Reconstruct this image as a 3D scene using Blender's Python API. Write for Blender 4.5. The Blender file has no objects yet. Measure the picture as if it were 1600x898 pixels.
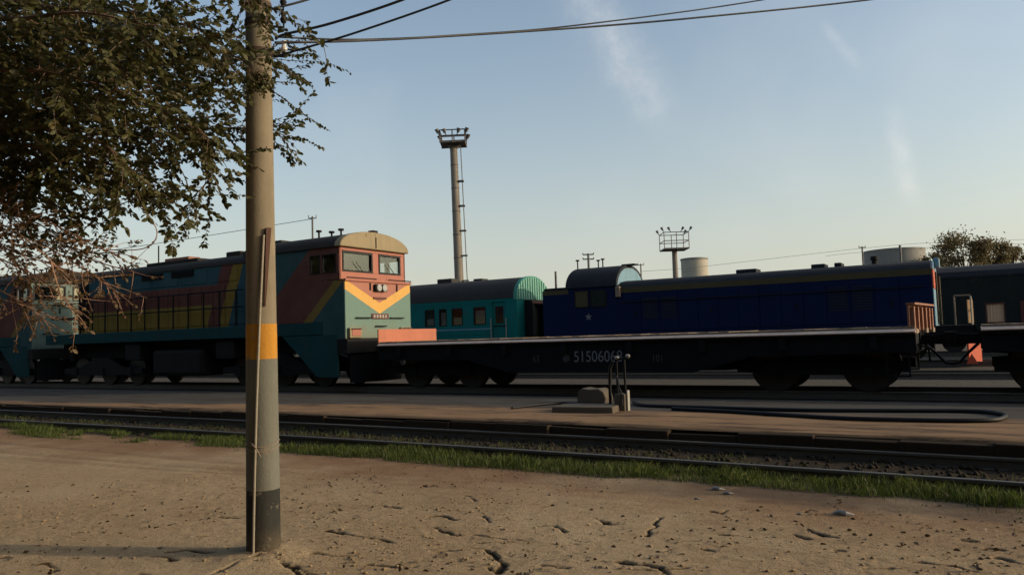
import bpy, math, random
import numpy as np
from mathutils import Vector, Matrix
random.seed(7); rng = np.random.default_rng(7)
S = bpy.context.scene
COL = S.collection
R = math.radians

# ------------------------------------------------------------------ camera
F_PX, EYE = 1200.0, 1.65                      # focal length for a 1600 px wide frame, eye height in metres
ROLL, PITCH, YAW = 0.031, math.atan(76/1200), R(59.0)
f0 = np.array([-math.cos(YAW), math.sin(YAW), 0.0]); r0 = np.array([math.sin(YAW), math.cos(YAW), 0.0]); u0 = np.array([0, 0, 1.0])
fw = f0*math.cos(PITCH) + u0*math.sin(PITCH); up = -f0*math.sin(PITCH) + u0*math.cos(PITCH)
rr = r0*math.cos(ROLL) - up*math.sin(ROLL); uu = up*math.cos(ROLL) + r0*math.sin(ROLL)
cam = bpy.data.cameras.new("camera"); camo = bpy.data.objects.new("camera", cam); COL.objects.link(camo)
cam.lens = 36*F_PX/1600; cam.sensor_width = 36; cam.clip_start = 0.05; cam.clip_end = 6000
camo.matrix_world = Matrix(((rr[0], uu[0], -fw[0], 0), (rr[1], uu[1], -fw[1], 0), (rr[2], uu[2], -fw[2], EYE), (0, 0, 0, 1)))
S.camera = camo
def ray(x, y): return fw + rr*(x-800)/F_PX - uu*(y-449)/F_PX
def at(x, y, d): return tuple(ray(x, y)*d + np.array([0, 0, EYE]))            # point at depth d
def gz(x, y, z=0.0): r = ray(x, y); t = (z-EYE)/r[2]; return tuple(t*r + np.array([0, 0, EYE]))   # on the level z
def gy(x, y, Y): r = ray(x, y); t = Y/r[1]; return tuple(t*r + np.array([0, 0, EYE]))             # on the plane y = Y

# ------------------------------------------------------------------ sun, sky, exposure
SUN_AZ, SUN_EL = R(22), R(16)                 # azimuth from +X towards +Y
sun = bpy.data.lights.new("sun", 'SUN'); sun.energy = 2.0; sun.angle = R(0.6); sun.color = (1.0, 0.80, 0.58)
suno = bpy.data.objects.new("sun", sun); COL.objects.link(suno)
sd = Vector((math.cos(SUN_AZ)*math.cos(SUN_EL), math.sin(SUN_AZ)*math.cos(SUN_EL), math.sin(SUN_EL)))
suno.rotation_euler = sd.to_track_quat('Z', 'Y').to_euler()
S.view_settings.view_transform = 'Standard'; S.view_settings.look = 'None'; S.view_settings.gamma = 1
S.view_settings.exposure = 0.55
W = bpy.data.worlds.new("World"); S.world = W; W.use_nodes = True
N, L = W.node_tree.nodes, W.node_tree.links
bg = N['Background']; bg.inputs['Strength'].default_value = 0.15
sky = N.new('ShaderNodeTexSky'); sky.sky_type = 'NISHITA'; sky.sun_disc = False
sky.sun_elevation = SUN_EL; sky.sun_rotation = math.pi/2 - SUN_AZ
sky.air_density = 1.0; sky.dust_density = 4.0; sky.ozone_density = 1.0
hs = N.new('ShaderNodeHueSaturation'); hs.inputs['Saturation'].default_value = 1.04; hs.inputs['Value'].default_value = 0.90; tint = N.new('ShaderNodeMix'); tint.data_type = 'RGBA'; tint.blend_type = 'MULTIPLY'; tint.inputs['Factor'].default_value = 1; tint.inputs['B'].default_value = (0.95, 1.02, 1.04, 1)
L.new(sky.outputs[0], tint.inputs['A']); L.new(tint.outputs['Result'], hs.inputs['Color'])
tcw = N.new('ShaderNodeTexCoord')  # direction
def wmath(op, a, b=None, c=None):
    n = N.new('ShaderNodeMath'); n.operation = op
    for i, v in enumerate((a, b, c)):
        if v is None: continue
        if isinstance(v, (int, float)): n.inputs[i].default_value = v
        else: L.new(v, n.inputs[i])
    return n.outputs[0]
def wdot(v):
    n = N.new('ShaderNodeVectorMath'); n.operation = 'DOT_PRODUCT'; L.new(tcw.outputs['Generated'], n.inputs[0]); n.inputs[1].default_value = v; return n.outputs['Value']
def wisp(p0, p1, width, dens, nscale):
    a = Vector(p0).normalized(); b = Vector(p1).normalized(); mid = ((a+b)/2).normalized(); ax = (b-a).normalized(); cr = mid.cross(ax).normalized()
    half = (b-a).length/2
    u = wdot(ax); v = wdot(cr)
    nz = N.new('ShaderNodeTexNoise'); nz.inputs['Scale'].default_value = nscale; nz.inputs['Detail'].default_value = 9; nz.inputs['Roughness'].default_value = 0.68
    L.new(tcw.outputs['Generated'], nz.inputs['Vector'])
    v2 = wmath('ADD', v, wmath('MULTIPLY', wmath('SUBTRACT', nz.outputs['Fac'], 0.5), width*2.4))
    mu = Vector(mid).dot(ax); u2 = wmath('SUBTRACT', u, mu)
    gu = wmath('EXPONENT', wmath('MULTIPLY', wmath('POWER', wmath('DIVIDE', u2, half), 4), -1.0))
    gv = wmath('EXPONENT', wmath('MULTIPLY', wmath('POWER', wmath('ABSOLUTE', wmath('DIVIDE', v2, width)), 2), -1.0))
    nz2 = N.new('ShaderNodeTexNoise'); nz2.inputs['Scale'].default_value = nscale*2.6; nz2.inputs['Detail'].default_value = 8; nz2.inputs['Roughness'].default_value = 0.66
    L.new(tcw.outputs['Generated'], nz2.inputs['Vector'])
    br = wmath('MULTIPLY', nz2.outputs['Fac'], nz2.outputs['Fac'])
    return wmath('MULTIPLY', wmath('MULTIPLY', gu, gv), wmath('MULTIPLY', br, dens*3.0))
def dirpx(x, y): return tuple(ray(x, y))
masks = [wisp(dirpx(880, -60), dirpx(1035, 190), 0.026, 0.26, 9), wisp(dirpx(1395, 175), dirpx(1425, 315), 0.009, 0.30, 14),
         wisp(dirpx(1290, 40), dirpx(1345, 110), 0.006, 0.16, 16), wisp(dirpx(1120, 330), dirpx(1190, 380), 0.03, 0.05, 8)]
wide = N.new('ShaderNodeTexNoise'); wide.inputs['Scale'].default_value = 4.0; wide.inputs['Detail'].default_value = 5; L.new(tcw.outputs['Generated'], wide.inputs['Vector'])
tot = wmath('MULTIPLY', wmath('MAXIMUM', wmath('SUBTRACT', wide.outputs['Fac'], 0.52), 0.0), 0.5)
for m_ in masks: tot = wmath('ADD', tot, m_)
mixc = N.new('ShaderNodeMix'); mixc.data_type = 'RGBA'; mixc.clamp_factor = True
sepw = N.new('ShaderNodeSeparateXYZ'); L.new(tcw.outputs['Generated'], sepw.inputs[0])
hz = wmath('MULTIPLY', wmath('EXPONENT', wmath('MULTIPLY', wmath('ABSOLUTE', sepw.outputs['Z']), -5.0)), 0.85)   # dusty air near the horizon
mixh = N.new('ShaderNodeMix'); mixh.data_type = 'RGBA'; L.new(hz, mixh.inputs['Factor']); L.new(hs.outputs[0], mixh.inputs['A']); mixh.inputs['B'].default_value = (3.72, 3.70, 3.25, 1)
L.new(tot, mixc.inputs['Factor']); L.new(mixh.outputs['Result'], mixc.inputs['A']); mixc.inputs['B'].default_value = (4.2, 4.1, 3.95, 1)
L.new(mixc.outputs['Result'], bg.inputs['Color'])

# ------------------------------------------------------------------ materials
class G:                                     # small node-graph helper
    def __init__(s, name):
        s.m = bpy.data.materials.new(name); s.m.use_nodes = True; s.t = s.m.node_tree; s.b = s.t.nodes['Principled BSDF']; s.tc = None
    def n(s, kind): return s.t.nodes.new('ShaderNode'+kind)
    def l(s, a, b): s.t.links.new(a, b)
    def put(s, v, sock):
        if isinstance(v, (int, float)): sock.default_value = v
        elif isinstance(v, tuple): sock.default_value = (*v, 1) if len(v) == 3 and sock.type == 'RGBA' else v
        else: s.l(v, sock)
    def coord(s):
        if not s.tc: s.tc = s.n('TexCoord')
        return s.tc.outputs['Object']
    def xyz(s):
        q = s.n('SeparateXYZ'); s.l(s.coord(), q.inputs[0]); return q.outputs
    def noise(s, scale, detail=4, rough=0.55, stretch=None):
        q = s.n('TexNoise'); q.inputs['Scale'].default_value = scale; q.inputs['Detail'].default_value = detail; q.inputs['Roughness'].default_value = rough
        if stretch:
            mp = s.n('Mapping'); mp.inputs['Scale'].default_value = stretch; s.l(s.coord(), mp.inputs['Vector']); s.l(mp.outputs[0], q.inputs['Vector'])
        else: s.l(s.coord(), q.inputs['Vector'])
        return q.outputs['Fac']
    def math(s, op, a, b=0.0, clamp=False):
        q = s.n('Math'); q.operation = op; q.use_clamp = clamp; s.put(a, q.inputs[0]); s.put(b, q.inputs[1]); return q.outputs[0]
    def ramp(s, v, lo, hi):
        q = s.n('MapRange'); s.put(v, q.inputs['Value']); q.inputs['From Min'].default_value = lo; q.inputs['From Max'].default_value = hi; return q.outputs['Result']
    def mix(s, f, a, b, mode='MIX'):
        q = s.n('Mix'); q.data_type = 'RGBA'; q.blend_type = mode; s.put(f, q.inputs['Factor']); s.put(a, q.inputs['A']); s.put(b, q.inputs['B']); return q.outputs['Result']
    def bump(s, h, strength, dist=0.02):
        q = s.n('Bump'); q.inputs['Strength'].default_value = strength; q.inputs['Distance'].default_value = dist; s.l(h, q.inputs['Height']); s.l(q.outputs[0], s.b.inputs['Normal'])
    def done(s, color, rough, metal=0.0, spec=0.35):
        s.put(color, s.b.inputs['Base Color']); s.put(rough, s.b.inputs['Roughness']); s.b.inputs['Metallic'].default_value = metal; s.b.inputs['Specular IOR Level'].default_value = spec
        return s.m
def weather(g, col, var=0.3, scale=1.2, rust=0.0, rustcol=(0.09, 0.035, 0.018), streak=0.3, dirt=(0.05, 0.04, 0.03)):
    lo = tuple(c*(1-var) for c in col) if isinstance(col, tuple) else g.mix(var, col, (0, 0, 0))
    hi = tuple(min(1, c*(1+var)) for c in col) if isinstance(col, tuple) else g.mix(var*0.4, col, (0.5, 0.5, 0.45))
    c = g.mix(g.noise(scale, 5, 0.65), lo, hi)
    if streak:
        st = g.ramp(g.noise(1.0, 4, 0.6, (5.0, 5.0, 0.45)), 0.5, 0.78)
        c = g.mix(g.math('MULTIPLY', st, streak), c, dirt)
    if rust:
        rm = g.ramp(g.noise(scale*2.2, 8, 0.72), 0.66-0.16*rust, 0.74-0.12*rust)
        c = g.mix(g.math('MULTIPLY', rm, 0.85), c, rustcol)
    return c
def pm(name, col, rough=0.6, var=0.3, scale=1.2, rust=0.0, bump=0.15, bscale=25, metal=0.0, streak=0.3, spec=0.35, dirt=(0.05, 0.04, 0.03)):
    g = G(name); c = weather(g, col, var, scale, rust, streak=streak, dirt=dirt)
    if bump: g.bump(g.noise(bscale, 4), bump, 0.01)
    return g.done(c, g.ramp(g.noise(scale*3), -0.5, 1.5) if rough is None else rough, metal, spec)
M = {}
M['steel_dark'] = pm('sooty_steel', (0.012, 0.011, 0.011), 0.75, 0.4, 2.0, 0.25, spec=0.15, dirt=(0.02, 0.017, 0.014))
M['steel_black'] = pm('black_steel', (0.007, 0.007, 0.008), 0.75, 0.35, 3.0, spec=0.12, dirt=(0.014, 0.012, 0.01))
M['wheel'] = pm('worn_wheel_steel', (0.03, 0.026, 0.023), 0.5, 0.3, 5, 0.4, metal=0.4)
M['railhead'] = pm('railhead_steel', (0.085, 0.072, 0.058), 0.55, 0.3, 4, 0.4, metal=0.1, streak=0)
M['pink'] = pm('salmon_paint', (0.31, 0.108, 0.070), 0.6, 0.14, 1.6, 0.35, streak=0.18, dirt=(0.12, 0.07, 0.04))
M['board'] = pm('salmon_board_paint', (0.38, 0.125, 0.070), 0.7, 0.2, 2.2, 0.3, streak=0.15)
M['boardrust'] = pm('rusty_board_paint', (0.24, 0.105, 0.06), 0.75, 0.35, 3.2, 0.6)
M['tan'] = pm('cream_roof_paint', (0.235, 0.185, 0.105), 0.7, 0.2, 1.8, 0.3, streak=0.2)
M['roof'] = pm('sooty_roof', (0.028, 0.024, 0.02), 0.8, 0.3, 1.5, 0.3, spec=0.15)
M['tealdark'] = pm('teal_frame_paint', (0.014, 0.058, 0.062), 0.8, 0.3, 1.3, 0.3, spec=0.06)
M['teal_coach'] = pm('green_coach_paint', (0.008, 0.135, 0.125), 0.75, 0.22, 0.8, 0.1, streak=0.35, spec=0.06)
M['mint'] = pm('mint_end_paint', (0.045, 0.21, 0.155), 0.6, 0.15, 2.0, 0.1, streak=0.1)
M['mintpale'] = pm('pale_mint_rib', (0.15, 0.32, 0.25), 0.6, 0.1, 2.0, streak=0.1)
M['oldmint'] = pm('faded_pale_teal_paint', (0.085, 0.135, 0.12), 0.6, 0.2, 2.0, 0.3)
M['coachroof'] = pm('grey_coach_roof', (0.035, 0.032, 0.030), 0.75, 0.25, 1.0, 0.1, spec=0.2)
M['navy'] = pm('navy_paint', (0.0070, 0.0135, 0.046), 0.8, 0.3, 0.9, 0.12, streak=0.12, dirt=(0.01, 0.01, 0.015), spec=0.06)
M['navyroof'] = pm('dark_loco_roof', (0.016, 0.018, 0.023), 0.8, 0.3, 1.0, 0.2, spec=0.2)
M['oldyellow'] = pm('faded_yellow_stripe', (0.055, 0.040, 0.012), 0.6, 0.25, 2, 0.2)
M['ltblue'] = pm('pale_blue_paint', (0.13, 0.24, 0.31), 0.6, 0.15, 2.5, 0.2)
M['red'] = pm('signal_red_paint', (0.42, 0.07, 0.028), 0.55, 0.2, 2.5, 0.2)
M['green_dark'] = pm('dark_green_coach_paint', (0.007, 0.011, 0.010), 0.6, 0.3, 0.8, 0.1, spec=0.2)
M['maroon'] = pm('dull_red_panel_paint', (0.09, 0.02, 0.015), 0.6, 0.3, 2, 0.2)
M['curtain'] = pm('tan_curtain_cloth', (0.62, 0.40, 0.24), 0.9, 0.12, 6, streak=0.35, dirt=(0.25, 0.13, 0.07))
M['curtaindull'] = pm('dull_curtain_cloth', (0.22, 0.19, 0.16), 0.9, 0.3, 5)
M['interior'] = pm('dark_interior', (0.015, 0.014, 0.013), 0.9, 0.2)
M['rubber'] = pm('black_rubber', (0.010, 0.010, 0.010), 0.6, 0.3, 6, spec=0.25, streak=0)
M['wood'] = pm('oiled_sleeper_wood', (0.020, 0.016, 0.012), 0.85, 0.4, 4, spec=0.1, bump=0.6)
M['woodpale'] = pm('weathered_wood', (0.22, 0.165, 0.12), 0.85, 0.25, 4, spec=0.15, bump=0.5)
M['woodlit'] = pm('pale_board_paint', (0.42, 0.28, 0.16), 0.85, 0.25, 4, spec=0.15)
M['deckedge'] = pm('bleached_deck_edge', (0.62, 0.47, 0.38), 0.9, 0.2, 5, spec=0.1, dirt=(0.2, 0.14, 0.1))  # paler than the planks, sunlight on the edge put into its colour
M['white'] = pm('dull_white_paint', (0.28, 0.26, 0.22), 0.6, 0.2, 4)
M['lamp'] = pm('lamp_glass', (0.30, 0.30, 0.29), 0.15, 0.05, 4, streak=0, spec=0.6)
M['stencil'] = pm('faded_white_stencil', (0.15, 0.15, 0.155), 0.8, 0.35, 9, streak=0)
M['stencildim'] = pm('worn_white_stencil', (0.045, 0.045, 0.047), 0.8, 0.4, 9, streak=0)
M['mast'] = pm('weathered_mast_concrete', (0.20, 0.17, 0.135), 0.8, 0.25, 0.9, 0.25, streak=0.4)
M['maststeel'] = pm('mast_platform_steel', (0.10, 0.09, 0.085), 0.6, 0.3, 2, 0.3)
M['tank'] = pm('pale_tank_paint', (0.36, 0.33, 0.26), 0.7, 0.15, 0.4, 0.1, streak=0.3, dirt=(0.3, 0.22, 0.14))
M['tankgrey'] = pm('grey_tank_paint', (0.20, 0.19, 0.17), 0.7, 0.15, 0.4, 0.1, streak=0.3)
M['wire'] = pm('wire_insulation', (0.012, 0.012, 0.014), 0.6, 0.1, streak=0, bump=0)
M['concrete'] = pm('old_concrete', (0.085, 0.068, 0.048), 0.9, 0.25, 3, bump=0.5, bscale=40, dirt=(0.12, 0.08, 0.05))
M['bark'] = pm('elm_bark', (0.13, 0.085, 0.055), 0.9, 0.3, 6, bump=0.8, bscale=30, streak=0)
M['drytwig'] = pm('dry_twig_bark', (0.26, 0.15, 0.10), 0.9, 0.3, 9, bump=0, streak=0)
M['insul'] = pm('glazed_insulator', (0.55, 0.52, 0.46), 0.25, 0.1, streak=0, spec=0.6)
M['litter'] = pm('white_litter', (0.26, 0.25, 0.235), 0.6, 0.1, 20, streak=0)
def glass_mat():
    g = G('train_window_glass'); t = g.t; out = t.nodes['Material Output']
    tr = g.n('BsdfTransparent'); tr.inputs[0].default_value = (0.86, 0.89, 0.88, 1)
    gl = g.n('BsdfGlossy'); gl.inputs['Roughness'].default_value = 0.06; gl.inputs[0].default_value = (0.9, 0.95, 0.95, 1)
    lw = g.n('LayerWeight'); lw.inputs[0].default_value = 0.5
    mx = g.n('MixShader'); g.l(g.math('ADD', g.math('MULTIPLY', g.math('POWER', lw.outputs['Facing'], 4.0), 0.7), 0.07), mx.inputs[0]); g.l(tr.outputs[0], mx.inputs[1]); g.l(gl.outputs[0], mx.inputs[2]); g.l(mx.outputs[0], out.inputs[0])
    return g.m
M['glass'] = glass_mat()
M['glassdark'] = pm('dark_window_glass', (0.012, 0.014, 0.015), 0.08, 0.1, 2, streak=0, bump=0, spec=0.5)
def leaf_mat(name, c1, c2, c3, trans=0.35):
    g = G(name); out = g.t.nodes['Material Output']
    c = g.mix(g.noise(2.3, 3), c1, c2); c = g.mix(g.ramp(g.noise(17, 2), 0.5, 0.75), c, c3)
    g.done(c, 0.55, 0, 0.3)
    tl = g.n('BsdfTranslucent'); g.l(c, tl.inputs[0])
    mx = g.n('MixShader'); mx.inputs[0].default_value = trans; g.l(g.b.outputs[0], mx.inputs[1]); g.l(tl.outputs[0], mx.inputs[2]); g.l(mx.outputs[0], out.inputs[0])
    return g.m
M['leaf'] = leaf_mat('elm_leaf', (0.042, 0.050, 0.015), (0.090, 0.088, 0.026), (0.13, 0.095, 0.040), 0.38)
M['leafdry'] = leaf_mat('dry_elm_leaf', (0.10, 0.060, 0.028), (0.14, 0.085, 0.045), (0.07, 0.06, 0.02), 0.3)
M['leaffar'] = leaf_mat('far_tree_leaf', (0.11, 0.09, 0.035), (0.17, 0.125, 0.055), (0.14, 0.10, 0.05), 0.35)
M['ballast'] = pm('oily_ballast', (0.026, 0.020, 0.014), 0.9, 0.5, 14, bump=0.3, spec=0.1, streak=0)
M['crumb'] = leaf_mat('dead_leaf', (0.045, 0.028, 0.016), (0.09, 0.055, 0.03), (0.16, 0.11, 0.06), 0.1)
M['grass'] = leaf_mat('short_grass', (0.040, 0.068, 0.011), (0.085, 0.115, 0.020), (0.14, 0.12, 0.045), 0.35)

# locomotive paint: flat colour areas in the locomotive's own coordinates
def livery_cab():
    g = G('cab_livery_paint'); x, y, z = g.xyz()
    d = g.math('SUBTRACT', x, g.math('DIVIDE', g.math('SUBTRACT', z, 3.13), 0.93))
    teal, red, yel = (0.015, 0.072, 0.080), (0.125, 0.038, 0.026), (0.21, 0.13, 0.018)  # side colours set darker than the nose, shade put into the paint
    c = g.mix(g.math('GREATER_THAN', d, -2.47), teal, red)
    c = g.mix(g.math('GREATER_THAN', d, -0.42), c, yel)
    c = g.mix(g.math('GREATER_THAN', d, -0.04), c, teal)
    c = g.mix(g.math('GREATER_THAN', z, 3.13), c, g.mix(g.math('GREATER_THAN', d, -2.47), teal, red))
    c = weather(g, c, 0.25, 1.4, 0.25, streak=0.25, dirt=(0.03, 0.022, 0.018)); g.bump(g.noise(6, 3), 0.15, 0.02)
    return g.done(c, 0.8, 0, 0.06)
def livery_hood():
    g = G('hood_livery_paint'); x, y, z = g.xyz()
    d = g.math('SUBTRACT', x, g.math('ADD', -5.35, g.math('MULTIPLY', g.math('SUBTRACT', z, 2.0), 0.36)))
    teal, red, yel = (0.016, 0.080, 0.100), (0.130, 0.036, 0.026), (0.25, 0.165, 0.018)  # hood colours darkened too, to deepen the shaded side
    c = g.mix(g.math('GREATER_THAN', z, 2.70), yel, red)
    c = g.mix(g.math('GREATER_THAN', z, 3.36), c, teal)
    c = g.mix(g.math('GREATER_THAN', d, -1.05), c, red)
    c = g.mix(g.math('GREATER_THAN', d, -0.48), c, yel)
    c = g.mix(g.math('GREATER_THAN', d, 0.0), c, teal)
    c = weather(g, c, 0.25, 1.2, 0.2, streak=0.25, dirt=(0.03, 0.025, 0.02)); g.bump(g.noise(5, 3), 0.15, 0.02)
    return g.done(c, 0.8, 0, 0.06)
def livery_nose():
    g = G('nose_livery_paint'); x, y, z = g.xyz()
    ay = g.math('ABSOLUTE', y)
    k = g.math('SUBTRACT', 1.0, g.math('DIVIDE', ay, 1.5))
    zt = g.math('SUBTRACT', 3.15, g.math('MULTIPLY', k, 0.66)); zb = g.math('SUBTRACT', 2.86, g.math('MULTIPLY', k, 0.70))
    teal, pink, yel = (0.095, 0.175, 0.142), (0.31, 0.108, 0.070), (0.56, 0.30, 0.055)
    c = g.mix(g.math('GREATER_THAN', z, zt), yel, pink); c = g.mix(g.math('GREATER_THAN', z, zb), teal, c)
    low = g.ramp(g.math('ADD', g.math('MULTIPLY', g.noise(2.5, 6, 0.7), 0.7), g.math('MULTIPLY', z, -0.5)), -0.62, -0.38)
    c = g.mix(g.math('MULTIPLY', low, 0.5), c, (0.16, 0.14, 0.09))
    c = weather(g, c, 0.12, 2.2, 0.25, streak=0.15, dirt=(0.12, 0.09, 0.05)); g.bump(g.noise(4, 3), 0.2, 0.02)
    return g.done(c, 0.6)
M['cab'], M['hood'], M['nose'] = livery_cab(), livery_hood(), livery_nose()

# pole paint: bands in height
def pole_mat():
    g = G('painted_concrete_pole'); c = weather(g, (0.185, 0.150, 0.10), 0.32, 3.5, 0.12, streak=0.6, dirt=(0.075, 0.05, 0.034)); g.bump(g.noise(45, 4), 0.25, 0.01); return g.done(c, 0.85)
M['pole'] = pole_mat()
def band_mat(name, col, base_dirt=False):
    g = G(name); x, y, z = g.xyz(); c = weather(g, col, 0.25, 4.0, 0.0, streak=0.45, dirt=(0.06, 0.052, 0.042))
    c = g.mix(g.math('MULTIPLY', g.ramp(g.noise(7, 7, 0.75), 0.58, 0.62), 0.75), c, (0.17, 0.145, 0.105))
    if base_dirt: c = g.mix(g.ramp(g.math('ADD', z, g.math('MULTIPLY', g.noise(5, 5, 0.7), 0.35)), 0.42, 0.12), c, (0.085, 0.066, 0.042))
    g.bump(g.noise(45, 5), 0.35, 0.012); return g.done(c, 0.85, 0, 0.15)
M['bandwhite'] = band_mat('chalky_white_band', (0.125, 0.122, 0.100))
M['pipe'] = pm('pale_pipe_paint', (0.24, 0.21, 0.16), 0.7, 0.2, 5)
M['bandyellow'] = band_mat('orange_yellow_band', (0.40, 0.185, 0.026))
M['bandblack'] = band_mat('worn_black_band', (0.024, 0.024, 0.022), True)

def ground_mat():
    g = G('sandy_dirt'); x, y, z = g.xyz()
    a = g.n('Attribute'); a.attribute_name = 'mud'; mud = a.outputs['Fac']
    c = g.mix(g.noise(0.55, 5, 0.6), (0.32, 0.220, 0.125), (0.44, 0.325, 0.195))
    c = g.mix(g.ramp(g.noise(9, 6, 0.7), 0.42, 0.75), c, (0.24, 0.165, 0.09))
    c = g.mix(g.math('MULTIPLY', g.ramp(g.noise(60, 4, 0.7), 0.54, 0.68), 0.75), c, (0.11, 0.075, 0.045))
    sp = g.math('MULTIPLY', g.ramp(g.noise(26, 3, 0.6), 0.62, 0.68), g.ramp(g.noise(0.9, 4), 0.42, 0.6)); c = g.mix(sp, c, (0.055, 0.036, 0.022))
    c = g.mix(g.math('MULTIPLY', g.ramp(g.noise(140, 2, 0.5), 0.60, 0.75), 0.5), c, (0.48, 0.38, 0.26))
    c = g.mix(g.math('MULTIPLY', g.ramp(g.noise(1.3, 6, 0.7, (0.6, 1.6, 1)), 0.52, 0.7), 0.55), c, (0.21, 0.135, 0.075))
    edge = g.ramp(g.math('ADD', y, g.math('MULTIPLY', g.noise(0.7, 6, 0.7), 3.4)), 8.0, 9.6)
    c = g.mix(edge, c, g.mix(g.noise(5, 4), (0.17, 0.095, 0.05), (0.25, 0.15, 0.085)))
    damp = g.math('MULTIPLY', g.ramp(g.math('ADD', y, g.math('MULTIPLY', g.noise(0.8, 5, 0.65), 1.6)), 8.2, 8.55), g.ramp(g.math('ADD', x, g.math('MULTIPLY', g.noise(0.5, 4), 3.0)), -3.5, -0.5))
    c = g.mix(g.math('MULTIPLY', damp, 0.8), c, g.mix(g.noise(6, 5), (0.07, 0.052, 0.038), (0.13, 0.098, 0.07)))
    c = g.mix(g.math('MULTIPLY', g.ramp(g.noise(0.45, 5, 0.65), 0.48, 0.72), 0.5), c, (0.46, 0.36, 0.23))
    oil = g.ramp(g.math('ADD', y, g.math('MULTIPLY', g.noise(1.8, 4), 0.5)), 8.65, 9.0)
    c = g.mix(oil, c, g.mix(g.noise(7, 5), (0.020, 0.015, 0.011), (0.055, 0.04, 0.026)))
    c = g.mix(g.math('MULTIPLY', g.ramp(mud, 0.05, 0.5), 0.92), c, (0.024, 0.016, 0.010))  # cracks and crust edges coloured darker than the dirt
    g.bump(g.math('ADD', g.noise(70, 6, 0.75), g.math('MULTIPLY', g.noise(22, 4, 0.7), 1.2)), 1.0, 0.018)
    return g.done(c, 0.95, 0, 0.1)
M['dirt'] = ground_mat()
def platform_mat():
    g = G('asphalt_platform'); x, y, z = g.xyz()
    c = g.mix(g.noise(1.4, 6, 0.65), (0.045, 0.041, 0.036), (0.085, 0.077, 0.066))
    q = g.math('SUBTRACT', y, g.math('MULTIPLY', g.ramp(x, -20, -11), 1.5)); q = g.math('ADD', q, g.math('MULTIPLY', g.noise(0.9, 6, 0.6, (0.45, 1.3, 1)), 1.5))
    e = g.ramp(q, 12.35, 11.75)
    c = g.mix(e, c, g.mix(g.noise(2.2, 5, 0.7, (0.5, 1.5, 1)), (0.10, 0.058, 0.032), (0.33, 0.20, 0.105)))
    c = g.mix(g.math('MULTIPLY', g.ramp(g.noise(1.4, 7, 0.75, (0.35, 1.8, 1)), 0.50, 0.60), 0.85), c, (0.045, 0.030, 0.020))
    g.bump(g.noise(35, 5), 0.4, 0.01)
    return g.done(c, 0.93, 0, 0.12)
M['platform'] = platform_mat()
M['edge'] = pm('platform_edge_wall', (0.034, 0.023, 0.015), 0.95, 0.4, 3, bump=0.8, bscale=18, spec=0.08)
def yard_mat():
    g = G('yard_gravel'); x, y, z = g.xyz()
    c = g.mix(g.noise(0.35, 6, 0.65), (0.042, 0.036, 0.028), (0.095, 0.082, 0.064)); c = g.mix(g.ramp(g.noise(12, 5, 0.7), 0.45, 0.7), c, (0.10, 0.08, 0.06))
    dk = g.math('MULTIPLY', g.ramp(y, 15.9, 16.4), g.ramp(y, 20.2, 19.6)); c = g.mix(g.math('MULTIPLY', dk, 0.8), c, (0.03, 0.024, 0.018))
    g.bump(g.noise(25, 5), 0.6, 0.03)
    return g.done(c, 0.95, 0, 0.1)
M['yard'] = yard_mat()

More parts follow.
